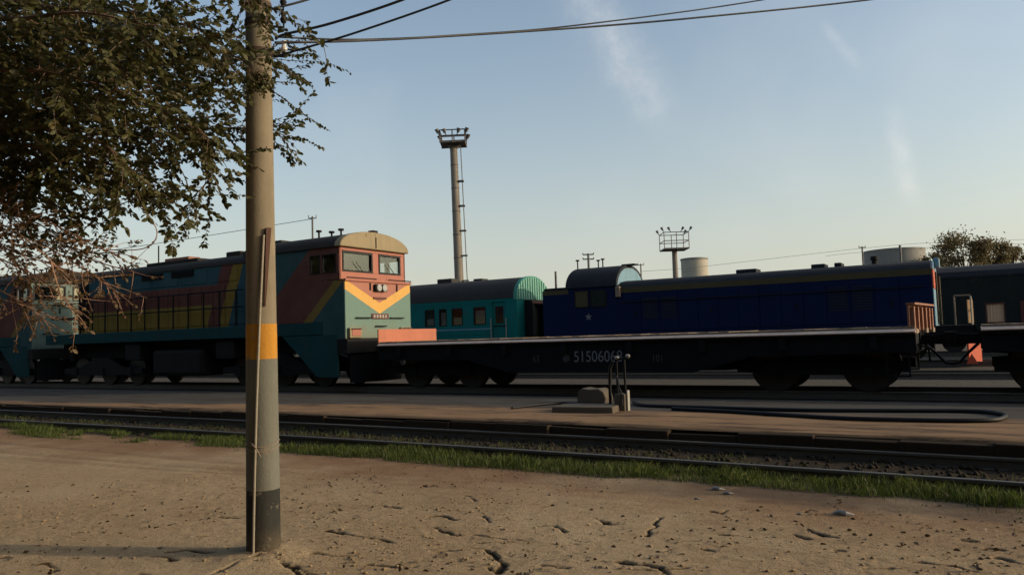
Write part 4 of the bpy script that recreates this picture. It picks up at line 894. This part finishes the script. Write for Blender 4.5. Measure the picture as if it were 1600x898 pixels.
for x, y, s, lab in lit:
    p = gz(x, y); z = ground_z(p[0], p[1]); r_ = random.Random(x); m = MB()
    m.tube([(-s, 0, 0), (-s*0.4, s*0.2*r_.random(), s*0.16), (s*0.3, -s*0.2, s*0.13), (s, s*0.1, 0.0)], [s*0.15, s*0.3, s*0.26, s*0.1], 7)
    tag(m.build('litter_scrap', 'litter', loc=(p[0], p[1], z+0.004)), lab, 'litter', 'litter along the grass edge')

# pebbles and clods
def pebbles():
    n = 5200; ang = rng.uniform(-0.63, 0.63, n); dist = 4.2+rng.random(n)**1.3*6.0
    fx = f0[0]+r0[0]*np.tan(ang); fy = f0[1]+r0[1]*np.tan(ang); X = fx*dist; Y = fy*dist
    ok = (Y < 8.5) & (Y > 2.2); X, Y = X[ok], Y[ok]; dens = fbm(X*0.7, Y*0.7, 91, 3); ok = dens*1.6 + rng.uniform(-0.25, 0.25, len(X)) > 0.08; X, Y = X[ok], Y[ok]; n = len(X)
    s = 0.005+0.016*rng.random(n)**3.0; Z = np.array([ground_z(a, b) for a, b in zip(X, Y)])
    base = np.array([(1,0,0),(0,1,0),(-1,0,0),(0,-1,0),(0,0,1),(0,0,-1)], float)
    tri = np.array([(0,1,4),(1,2,4),(2,3,4),(3,0,4),(1,0,5),(2,1,5),(3,2,5),(0,3,5)])
    V = base[None]*(s[:, None, None]*rng.uniform(0.6, 1.3, (n, 6, 1)))*np.array([1.2, 1.0, 0.65]); th = rng.uniform(0, 6.28, n); c, q = np.cos(th)[:, None], np.sin(th)[:, None]
    V = np.stack([V[..., 0]*c-V[..., 1]*q, V[..., 0]*q+V[..., 1]*c, V[..., 2]], -1) + np.stack([X, Y, Z+s*0.25], -1)[:, None, :]
    o = np_mesh('gravel', V.reshape(-1, 3), (tri[None]+np.arange(n)[:, None, None]*6).reshape(-1, 3), 'dirt'); tag(o, kind='stuff')
pebbles()
def ballast():
    n = 2600; X = rng.uniform(-22, 3, n); C = np.where(X > -14, 9.62-0.052*X-0.0021*X*X, 9.9364+0.0068*(X+14)); Y = C+rng.uniform(-1.25, 0.95, n)
    s = 0.018+0.03*rng.random(n); Z = np.array([ground_z(a, b) for a, b in zip(X, Y)])
    base = np.array([(1,0,0),(0,1,0),(-1,0,0),(0,-1,0),(0,0,1),(0,0,-1)], float); tri = np.array([(0,1,4),(1,2,4),(2,3,4),(3,0,4),(1,0,5),(2,1,5),(3,2,5),(0,3,5)])
    V = base[None]*(s[:, None, None]*rng.uniform(0.6, 1.3, (n, 6, 1))) + np.stack([X, Y, Z+s*0.2], -1)[:, None, :]
    o = np_mesh('ballast', V.reshape(-1, 3), (tri[None]+np.arange(n)[:, None, None]*6).reshape(-1, 3), 'ballast'); tag(o, kind='stuff')
ballast()

def crumbs():
    n = 2600; ang = rng.uniform(-0.63, 0.63, n); dist = 4.3+rng.random(n)**1.2*5.2
    X = (f0[0]+r0[0]*np.tan(ang))*dist; Y = (f0[1]+r0[1]*np.tan(ang))*dist
    ok = (Y < 8.4) & (Y > 2.2) & (fbm(X*0.9, Y*0.9, 191, 3)*1.8+rng.uniform(-0.2, 0.2, n) > 0.12); X, Y = X[ok], Y[ok]; n = len(X)
    Z = np.array([ground_z(a, b) for a, b in zip(X, Y)])+0.006; D = rng.normal(size=(n, 3))*np.array([1, 1, 0.25])
    o = leaves_mesh('leaf_litter', np.stack([X, Y, Z], -1), D, rng.uniform(0.02, 0.05, n), 'crumb', None, 0.3); tag(o, kind='stuff')
# grass
def grass():
    n = 110000; X = rng.uniform(-24, 2.5, n); u = rng.random(n)
    C = np.where(X > -14, 9.62-0.052*X-0.0021*X*X, 9.9364+0.0068*(X+14))
    front = 8.22 + 0.55*fbm(X*0.8, X*0+0.5, 7, 5) + np.where(X < -9, (X+9)*0.022, 0)
    Y = front + (C-0.86-front)*u**0.85 - np.where(rng.random(n) < 0.05, 0.35*rng.random(n)**2, 0)
    m = fbm(X*1.1, Y*2.0, 17, 4)*1.45 + 0.145 - 0.12*np.abs(u-0.45) + np.clip((X+9)*0.012, -0.06, 0.08)
    between = rng.random(n) < 0.13; Y = np.where(between, C+rng.uniform(-0.9, 0.9, n), Y); m = np.where(between, fbm(X*0.9, Y*3, 19, 3)+0.0, m)
    back = rng.random(n) < 0.07; Y = np.where(back, C+0.80+rng.uniform(0.03, 0.1, n), Y); m = np.where(back, fbm(X*0.7, Y*0+2, 23, 3)+0.06, m)
    ok = m > -0.02; X, Y, m = X[ok], Y[ok], m[ok]; n = len(X)
    h = (0.028+0.12*rng.random(n)**2.6)*(0.6+1.7*np.clip(m, 0, 0.35)); w = 0.0022+0.0026*rng.random(n); th = rng.uniform(0, 6.28, n); lean = rng.uniform(0.1, 0.7, n)*h; la = rng.uniform(0, 6.28, n)
    Z = np.array([ground_z(a, b) for a, b in zip(X, Y)])-0.005
    dx, dy = np.cos(th)*w, np.sin(th)*w; lx, ly = np.cos(la)*lean, np.sin(la)*lean
    V = np.stack([np.stack([X-dx, Y-dy, Z], -1), np.stack([X+dx, Y+dy, Z], -1), np.stack([X+dx*0.7+lx*0.35, Y+dy*0.7+ly*0.35, Z+h*0.6], -1), np.stack([X+lx, Y+ly, Z+h], -1), np.stack([X-dx*0.7+lx*0.35, Y-dy*0.7+ly*0.35, Z+h*0.6], -1)], 1).reshape(-1, 3)
    o = np_mesh('grass', V, np.arange(n*5).reshape(-1, 5), 'grass'); tag(o, kind='stuff')
grass()

# ------------------------------------------------------------------ trees
class Crown:
    def __init__(s): s.P = []; s.D = []; s.S = []; s.wood = MB(); s.dry = MB(); s.dryleaf = ([], [], [])
    def leaf(s, p, d, size, dry=False):
        A = s.dryleaf if dry else (s.P, s.D, s.S); A[0].append(p); A[1].append(d); A[2].append(size)
def leaves_mesh(name, P, D, Sz, mat, parent, fat=0.27):
    P = np.array(P); D = np.array(D); Sz = np.array(Sz)[:, None]; n = len(P)
    D = D/np.linalg.norm(D, axis=1, keepdims=True); q = rng.normal(size=(n, 3)); q -= (q*D).sum(1, keepdims=True)*D; q /= np.linalg.norm(q, axis=1, keepdims=True); nn = np.cross(D, q)
    w = Sz*fat
    pts = [P, P+D*Sz*0.35+q*w+nn*w*0.35, P+D*Sz*0.72+q*w*0.8+nn*w*0.3, P+D*Sz, P+D*Sz*0.72-q*w*0.8+nn*w*0.3, P+D*Sz*0.35-q*w+nn*w*0.35]
    V = np.stack(pts, 1).reshape(-1, 3); b = np.arange(n)[:, None]*6
    Fq = np.concatenate([b+np.array([0, 1, 2, 3]), b+np.array([0, 3, 4, 5])], 0)
    return np_mesh(name, V, Fq, mat, parent)
def crv(P, k=7):
    P = [Vector(p) for p in P]; Q = []
    for i in range(len(P)-1):
        a, b, c, d = P[max(i-1, 0)], P[i], P[i+1], P[min(i+2, len(P)-1)]
        for j in range(k):
            u = j/k; Q.append(0.5*((2*b)+(c-a)*u+(2*a-5*b+4*c-d)*u*u+(3*b-a-3*c+d)*u**3))
    Q.append(P[-1]); return Q
rt = random.Random(21)
def rv(): return Vector((rt.gauss(0, 1), rt.gauss(0, 1), rt.gauss(0, 1)))
def spray(cr, p, d, length, leafy, size=0.05, dry=False, droop=0.25, r=0.004, sub=True):
    n = max(4, int(length/0.055)); step = length/n; pts = [Vector(p)]; d = d.normalized(); cur = Vector(p)
    for i in range(n):
        d = (d + rv()*0.07 + Vector((0, 0, -droop*0.09))).normalized(); cur = cur + d*step; pts.append(cur.copy())
        if rt.random() < leafy and i > 0:
            sd_ = d.cross(Vector((0, 0, 1))); sd_ = sd_.normalized() if sd_.length > 0.05 else rv().normalized()
            for s_ in (-1, 1):
                for h_ in (0.0, 0.5):
                    if rt.random() < 0.9: cr.leaf(tuple(cur-d*step*h_), tuple(d*0.55+sd_*s_*0.8+rv()*0.28+Vector((0, 0, -0.25))), size*rt.uniform(0.45, 1.3), dry)
        if sub and i > 2 and rt.random() < 0.14 and length > 0.3:
            spray(cr, cur, d+rv()*0.55, length*rt.uniform(0.3, 0.55), leafy, size, dry, droop, r*0.7, False)
    if leafy > 0.05: cr.leaf(tuple(cur), tuple(d), size*0.8, dry)
    (cr.dry if dry else cr.wood).tube(pts, [r*(1-0.75*i/n) for i in range(n+1)], 4, False)
def limb(cr, pts, r0_, leafy, dens, slen, dry=False, spread=0.8, droop=0.3, size=0.058, start=0.1):
    Q = crv(pts); n = len(Q); (cr.dry if dry else cr.wood).tube(Q, [max(0.005, r0_*(1-0.85*i/(n-1))) for i in range(n)], 6, False)
    acc = 0
    for i in range(1, n):
        seg = (Q[i]-Q[i-1]); acc += seg.length*dens
        if i/n < start: acc = 0; continue
        while acc > 1:
            acc -= 1; u = rt.random(); p = Q[i-1]+seg*u
            spray(cr, p, seg.normalized()*0.9+rv()*spread, slen*rt.uniform(0.5, 1.2), leafy, size, dry, droop)
    spray(cr, Q[-1], (Q[-1]-Q[-2]), slen*0.8, leafy, size, dry, droop, sub=False)
def near_tree():
    base = at(-330, 700, 6.6); b0 = Vector((base[0], base[1], -0.02))
    t = empty('elm_tree', (0, 0, 0), 'leafy elm tree hanging in from the upper left in front of the pole', 'tree'); cr = Crown()
    fork = at(-300, 330, 6.6)
    MB().tube(crv([(b0.x, b0.y, -0.3), (b0.x+0.02, b0.y, 0.8), fork, at(-260, 60, 6.7), at(-200, -250, 6.8)], 6), [0.19-0.005*i for i in range(25)], 14).build('trunk', 'bark', t, smooth=50)
    F = lambda *a: [at(*q) for q in a]
    D = 31
    Ls = [F((-270, 100, 6.6), (-80, 20, 6.4), (120, -30, 6.2), (300, -30, 6.0), (420, 10, 5.8)),
          F((-280, 150, 6.6), (-90, 90, 6.4), (100, 50, 6.1), (250, 60, 5.9), (370, 90, 5.7)),
          F((-280, 150, 6.6), (-60, 130, 6.7), (140, 100, 6.9), (300, 100, 7.0), (430, 85, 7.1)),
          F((-290, 220, 6.6), (-80, 160, 6.2), (90, 150, 6.0), (240, 170, 5.9), (340, 225, 5.8)),
          F((-290, 220, 6.6), (-90, 200, 6.7), (80, 200, 6.8), (220, 215, 6.9), (350, 200, 7.0), (440, 210, 7.05)),
          F((-290, 240, 6.6), (-80, 220, 6.1), (60, 230, 5.9), (180, 260, 5.8), (250, 300, 5.7)),
          F((-290, 250, 6.6), (-100, 240, 6.8), (40, 260, 7.0), (140, 280, 7.0), (220, 300, 7.0)),
          F((-270, 60, 6.6), (-100, -50, 6.9), (80, -60, 7.2), (260, -70, 7.4), (380, -60, 7.4)),
          F((-290, 200, 6.6), (-130, 150, 5.8), (0, 110, 5.5), (110, 120, 5.3), (200, 150, 5.2)),
          F((-290, 200, 6.6), (-120, 80, 7.3), (20, 40, 7.7), (160, 50, 7.8), (280, 40, 7.8)),
          F((-290, 260, 6.6), (-120, 250, 6.3), (-10, 280, 6.2), (60, 310, 6.1), (110, 330, 6.0)),
          F((-290, 250, 6.6), (-90, 180, 6.5), (100, 175, 6.4), (260, 190, 6.3), (330, 260, 6.2), (300, 310, 6.2)),
          F((-260, 20, 6.6), (-100, -10, 6.2), (60, 10, 5.9), (200, 20, 5.7), (330, 50, 5.5))]
    Ls += [F((-280, 150, 6.6), (-120, 100, 6.0), (20, 90, 5.7), (150, 100, 5.5), (240, 130, 5.4)), F((-280, 150, 6.6), (-100, 60, 6.9), (40, 90, 7.3), (200, 110, 7.6), (310, 140, 7.7)),
           F((-290, 200, 6.6), (-100, 210, 6.0), (40, 200, 5.7), (150, 220, 5.5), (200, 260, 5.4)), F((-290, 230, 6.6), (-100, 170, 7.1), (60, 130, 7.5), (230, 130, 7.7), (350, 140, 7.8)),
           F((-290, 240, 6.6), (-130, 200, 6.4), (-20, 230, 6.2), (80, 270, 6.0), (150, 305, 5.9)), F((-260, 40, 6.6), (-100, 30, 5.6), (20, 30, 5.2), (130, 20, 5.0), (230, 40, 4.9))]
    for P in Ls: limb(cr, P, 0.026, 0.97, D, 0.46, spread=0.75, start=0.22)
    # sprays that reach past the pole
    for P in (F((340, 95, 6.75), (400, 90, 6.7), (455, 95, 6.7), (510, 98, 6.7), (553, 116, 6.7)), F((380, 125, 6.8), (430, 145, 6.8), (470, 175, 6.8), (517, 206, 6.8)),
              F((395, 200, 6.75), (430, 205, 6.75), (455, 235, 6.75), (476, 256, 6.75)), F((380, 95, 6.75), (430, 100, 6.7), (465, 122, 6.7), (490, 135, 6.7)), F((380, 120, 6.7), (430, 128, 6.65), (460, 130, 6.65), (478, 145, 6.65)),
              F((240, 215, 6.1), (280, 260, 6.1), (300, 310, 6.1), (308, 352, 6.1)), F((280, 230, 6.3), (320, 270, 6.3), (328, 300, 6.3), (322, 325, 6.3)), F((200, 260, 6.0), (220, 290, 6.0), (235, 320, 6.0), (240, 335, 6.0))):
        Q = crv(P, 5); cr.wood.tube(Q, [0.006-0.0003*i for i in range(len(Q))], 5, False)
        for i in range(1, len(Q)):
            d = (Q[i]-Q[i-1]).normalized(); sd_ = d.cross(Vector((0, 0, 1))).normalized()
            seg = (Q[i]-Q[i-1]).length; m_ = max(1, int(seg/0.022))
            for k in range(m_):
                p = Q[i-1].lerp(Q[i], k/m_)
                for s_ in (-1, 1):
                    if rt.random() < 0.85: cr.leaf(tuple(p), tuple(d*0.45+sd_*s_*0.6+rv()*0.3+Vector((0, 0, -0.45))), 0.045*rt.uniform(0.6, 1.15))
    # feathery green tuft in front of the pole
    for k in range(34):
        p = Vector(at(rt.uniform(375, 405), rt.uniform(100, 120), 5.75)); spray(cr, p, Vector(rr)*rt.uniform(0.1, 0.9)+Vector((0, 0, -0.7))+rv()*0.25, 0.17, 0.97, 0.035, False, 0.4, 0.002, False)
    # dry, nearly bare lower branches
    for P in (F((-280, 300, 6.6), (-100, 330, 6.4), (40, 370, 6.2), (130, 420, 6.1), (180, 455, 6.0)), F((-280, 300, 6.6), (-120, 360, 6.1), (-10, 400, 5.9), (70, 440, 5.8), (120, 490, 5.7)),
              F((-280, 290, 6.6), (-90, 310, 6.6), (50, 345, 6.6), (130, 400, 6.6), (210, 425, 6.6)), F((-290, 320, 6.6), (-130, 400, 6.4), (-30, 440, 6.3), (30, 470, 6.2), (70, 500, 6.1)),
              F((-280, 280, 6.6), (-60, 300, 6.0), (60, 340, 5.8), (150, 385, 5.7), (180, 395, 5.7)), F((-290, 320, 6.6), (-150, 380, 7.0), (-30, 380, 7.2), (40, 400, 7.2), (100, 420, 7.2)), F((-290, 300, 6.6), (-120, 320, 5.7), (0, 350, 5.5), (60, 390, 5.4), (90, 420, 5.4)),
              F((-290, 300, 6.6), (-120, 345, 6.6), (-20, 370, 6.6), (40, 420, 6.6), (50, 480, 6.6))):
        limb(cr, P, 0.012, 0.62, 30, 0.28, dry=True, spread=0.8, droop=0.05, size=0.04, start=0.2)
    for P in (F((60, 345, 6.0), (130, 330, 6.0), (170, 305, 6.0)), F((100, 400, 6.0), (150, 340, 6.0), (212, 310, 6.0)), F((212, 310, 6.0), (245, 360, 6.0), (225, 388, 6.0), (160, 390, 6.0)), F((90, 370, 6.0), (150, 350, 6.0), (190, 347, 6.0))): cr.dry.tube(crv(P), 0.004, 4, False)
    for P, l in ((F((60, 400, 6.0), (100, 385, 6.0), (140, 395, 6.0), (170, 395, 6.0)), 0.8), (F((130, 330, 6.0), (150, 325, 6.0)), 0.9), (F((60, 380, 6.0), (110, 375, 6.0)), 0.8)): limb(cr, P, 0.005, l, 22, 0.14, spread=0.5, size=0.04)
    cr.wood.build('branches', 'bark', t, recalc=False); cr.dry.build('dry_branches', 'drytwig', t, recalc=False)
    leaves_mesh('crown', cr.P, cr.D, cr.S, 'leaf', t); leaves_mesh('dry_leaves', *cr.dryleaf, 'leafdry', t)
    print('near leaves', len(cr.P), len(cr.dryleaf[0]))
near_tree(); crumbs()
def far_tree(px, pytop, depth, width, lab):
    tp = Vector(at(px, pytop, depth)); b0 = Vector((tp.x, tp.y, 0.13)); h = tp.z-0.13
    t = empty('broadleaf_tree', b0, lab, 'tree', 'trees beyond the dark coach'); cr = Crown(); r_ = random.Random(int(px))
    MB().tube([(0, 0, -0.1), (0.1, 0, h*0.25), (0, 0.1, h*0.6), (0, 0, h*0.85)], [0.28, 0.22, 0.12, 0.03], 10).build('trunk', 'bark', t, smooth=50)
    P, D, Sz = [], [], []
    for k in range(46):
        a = r_.uniform(0, 6.28); z = h*r_.uniform(0.38, 0.97); rad = width*0.5*math.sqrt(max(0.05, 1-((z/h-0.6)/0.42)**2))*r_.uniform(0.35, 1.0)
        tip = Vector((math.cos(a)*rad, math.sin(a)*rad, z)); cr.wood.tube(crv([(0, 0, z*0.62), tip*0.5+Vector((0, 0, z*0.36)), tip], 3), [0.06, 0.05, 0.045, 0.04, 0.03, 0.02, 0.01], 5, False)
        cs = width*r_.uniform(0.05, 0.11)
        for j in range(210):
            q = tip + Vector((r_.gauss(0, 1), r_.gauss(0, 1), r_.gauss(0, 0.8)))*cs; P.append(tuple(q)); D.append((r_.gauss(0, 1), r_.gauss(0, 1), r_.gauss(0, 1))); Sz.append(r_.uniform(0.16, 0.34))
    cr.wood.build('branches', 'bark', t, recalc=False); leaves_mesh('crown', P, D, Sz, 'leaffar', t, 0.3)
far_tree(1503, 366, 88, 6.6, 'wide sparse tree rising behind the dark coach roof')
far_tree(1551, 376, 92, 4.6, 'denser rounded tree touching the right side of the wide sparse tree')
far_tree(1582, 384, 96, 3.2, 'small narrow tree nearest the right edge')
far_tree(1453, 397, 110, 4.0, 'low dark tree top just left of the red loco end')

# unseen trees added behind the camera to block sky light on the near faces
def treeline():
    n = 16000; X = rng.uniform(-75, 45, n); a = rng.uniform(0, 6.28, n); rr_ = np.sqrt(rng.random(n)); hz = 13.5+2.0*np.sin(X*0.35)+1.5*np.sin(X*0.9+1)
    Y = -7.5+3.2*rr_*np.cos(a); Z = 0.55*hz+0.5*hz*rr_*np.sin(a)
    D = rng.normal(size=(n, 3)); o = leaves_mesh('treeline', np.stack([X, Y, Z], -1), D, rng.uniform(0.7, 1.3, n), 'leaf', None, 0.4); tag(o, kind='stuff')
treeline()
# ------------------------------------------------------------------ far masts, tanks, poles and wires
def mast(px, pytop, depth, rb, rt_, pw, lab, tall):
    tp = Vector(at(px, pytop, depth)); h = tp.z-0.13; t = empty('floodlight_mast', (tp.x, tp.y, 0.13), lab, 'light mast', rz=R(31))
    ph = 1.0 if tall else 2.0; hp = h-(1.4 if tall else 3.0)
    MB().tube([(0, 0, 0), (0, 0, hp)], [rb, rt_], 18).build('mast_tube', 'mast', t, smooth=40)
    for k in range(6 if tall else 2): z = hp*(0.35+0.11*k); MB().tube([(0, 0, z), (0, 0, z+0.1)], rb*1.04-(rb-rt_)*z/hp, 18).build('joint_ring', 'maststeel', t)
    w = pw/2
    pl = MB().box(-w, w, -w, w, hp, hp+0.16).build('platform', 'maststeel', t)
    if tall: MB().prism([(-w*0.55, hp), (w*0.55, hp), (rt_, hp-0.28), (-rt_, hp-0.28)], 'y', -w*0.3, w*0.3).build('platform_bracket', 'maststeel', t)
    r = MB()
    q = 0.05
    for x in (-w, 0, w):
        for y in (-w, w): r.tube([(x, y, hp), (x, y, hp+ph)], q, 5)
    for z in ((hp+ph*0.55, hp+ph) if tall else (hp+ph*0.5, hp+ph)):
        r.tube([(-w, -w, z), (w, -w, z)], q, 5); r.tube([(-w, w, z), (w, w, z)], q, 5); r.tube([(-w, -w, z), (-w, w, z)], q, 5); r.tube([(w, -w, z), (w, w, z)], q, 5)
    r.build('railing', 'maststeel', t)
    for k, (x, y) in enumerate(((-w, -w), (-w*0.45, -w), (w*0.35, -w), (w, -w), (-w, w), (w, w))):
        zz = hp+ph*(0.5 if tall else 1.0); dx = (1 if x > 0 else -1)*(0.28 if tall else 0.4)
        b = MB().tube([(x, y, zz), (x+dx*0.4, y-0.1, zz+0.3)], 0.04, 5).build('lamp_arm', 'maststeel', t)
        MB().tube([(x+dx*0.35, y-0.1, zz+0.22), (x+dx*0.8, y-0.2, zz+0.55)], [0.09, 0.17], 10).build('floodlight', 'maststeel', t)
    if tall:
        ld = MB(); x = rb+0.28
        for y in (-0.22, 0.22): ld.tube([(x, y, 1.0), (x-(rb-rt_), y, hp)], 0.025, 5)
        for k in range(48): z = 1.2+k*(hp-1.4)/48; ld.tube([(x-(rb-rt_)*z/hp, -0.22, z), (x-(rb-rt_)*z/hp, 0.22, z)], 0.015, 4)
        ld.build('ladder', 'maststeel', t)
        hoop = MB()
        for k in range(6): z = 4+k*(hp-5)/6; xx = x-(rb-rt_)*z/hp; hoop.box(rt_, xx+0.12, -0.3, 0.3, z, z+0.08)
        hoop.build('ladder_bracket', 'maststeel', t)
    return t
m1 = mast(713, 200, 62, 0.40, 0.29, 2.0, 'tall tube floodlight mast with ladder behind the green coach', True); m1.rotation_euler = (0, 0, R(31)); m1.rotation_euler.rotate_axis('Y', R(-0.9)); 
m2 = mast(1052, 352, 92, 0.36, 0.30, 2.9, 'short floodlight mast with open square railing behind the blue locomotive', False)
def tank(px0, px1, pytop, depth, mat, lab, rim):
    a = Vector(at((px0+px1)/2, pytop, depth)); r = (px1-px0)/2*depth/F_PX; h = a.z-0.13; t = empty('storage_tank', (a.x, a.y, 0.13), lab, 'tank')
    MB().tube([(0, 0, 0), (0, 0, h-0.25)], r, 40).build('shell', mat, t, smooth=40)
    MB().tube([(0, 0, h-0.25), (0, 0, h), (0, 0, h+0.05)], [r*rim, r*rim, r*0.9], 40).build('top_rim', 'tankgrey', t, smooth=30)
    for k in range(5): z = h*(0.2+0.16*k); MB().tube([(0, 0, z), (0, 0, z+0.06)], r*1.008, 40).build('seam', mat, t, smooth=40)
tank(1064, 1105, 404, 120, 'tank', 'pale narrow storage tank beside the short floodlight mast', 1.04)
tank(1353, 1440, 391, 115, 'tankgrey', 'wide grey storage tank above the right end of the blue locomotive', 1.01)
def line_pole(px, pytop, depth, arm, r, lab, mat='maststeel'):
    a = Vector(at(px, pytop, depth)); h = a.z-0.13; t = empty('line_pole', (a.x, a.y, 0.13), lab, 'pole', 'thin line poles beyond the trains', rz=R(31))
    MB().tube([(0, 0, 0), (0, 0, h)], [r*1.3, r], 8).build('shaft', mat, t)
    if arm:
        for k in range(2 if arm > 1 else 1):
            z = h-0.15-k*0.7; MB().tube([(-arm/2, 0, z), (arm/2, 0, z)], r*0.6, 6).build('crossarm', mat, t)
            for x in (-arm/2, arm/2): MB().tube([(x, 0, z), (x, 0, z+0.25)], r*0.5, 6).build('insulator', mat, t)
    return t
line_pole(919, 396, 115, 1.6, 0.16, 'double crossarm pole above the blue cab roof')
line_pole(488, 338, 60, 0.6, 0.07, 'thin pole above the teal locomotive roof right of the foreground pole')
line_pole(868, 424, 95, 0, 0.13, 'bare stub pole between the green coach and the blue cab')
line_pole(1001, 412, 100, 0.8, 0.08, 'small T shaped pole right of the blue cab roof')
line_pole(1347, 385, 110, 0.9, 0.11, 'pole left of the wide grey tank')
line_pole(1406, 383, 105, 0, 0.16, 'bare pole standing in front of the wide grey tank')
fw_ = [([(1000, 424, 100), (1100, 416, 105), (1347, 388, 110), (1480, 378, 112), (1700, 372, 115)], 'faint wire slanting up behind the blue locomotive to the far trees'), ([(1290, 400, 108), (1347, 394, 110), (1500, 384, 112), (1700, 378, 115)], 'faint lower wire passing the wide grey tank'),
       ([(180, 390, 58), (300, 372, 60), (488, 342, 60)], 'faint wire between the foreground pole and the thin pole on the left')]
for pts, lab in fw_: tag(MB().tube(crv([at(*p) for p in pts], 6), 0.022, 5).build('overhead_wire', 'wire'), lab, 'wire', 'faint wires beyond the trains')
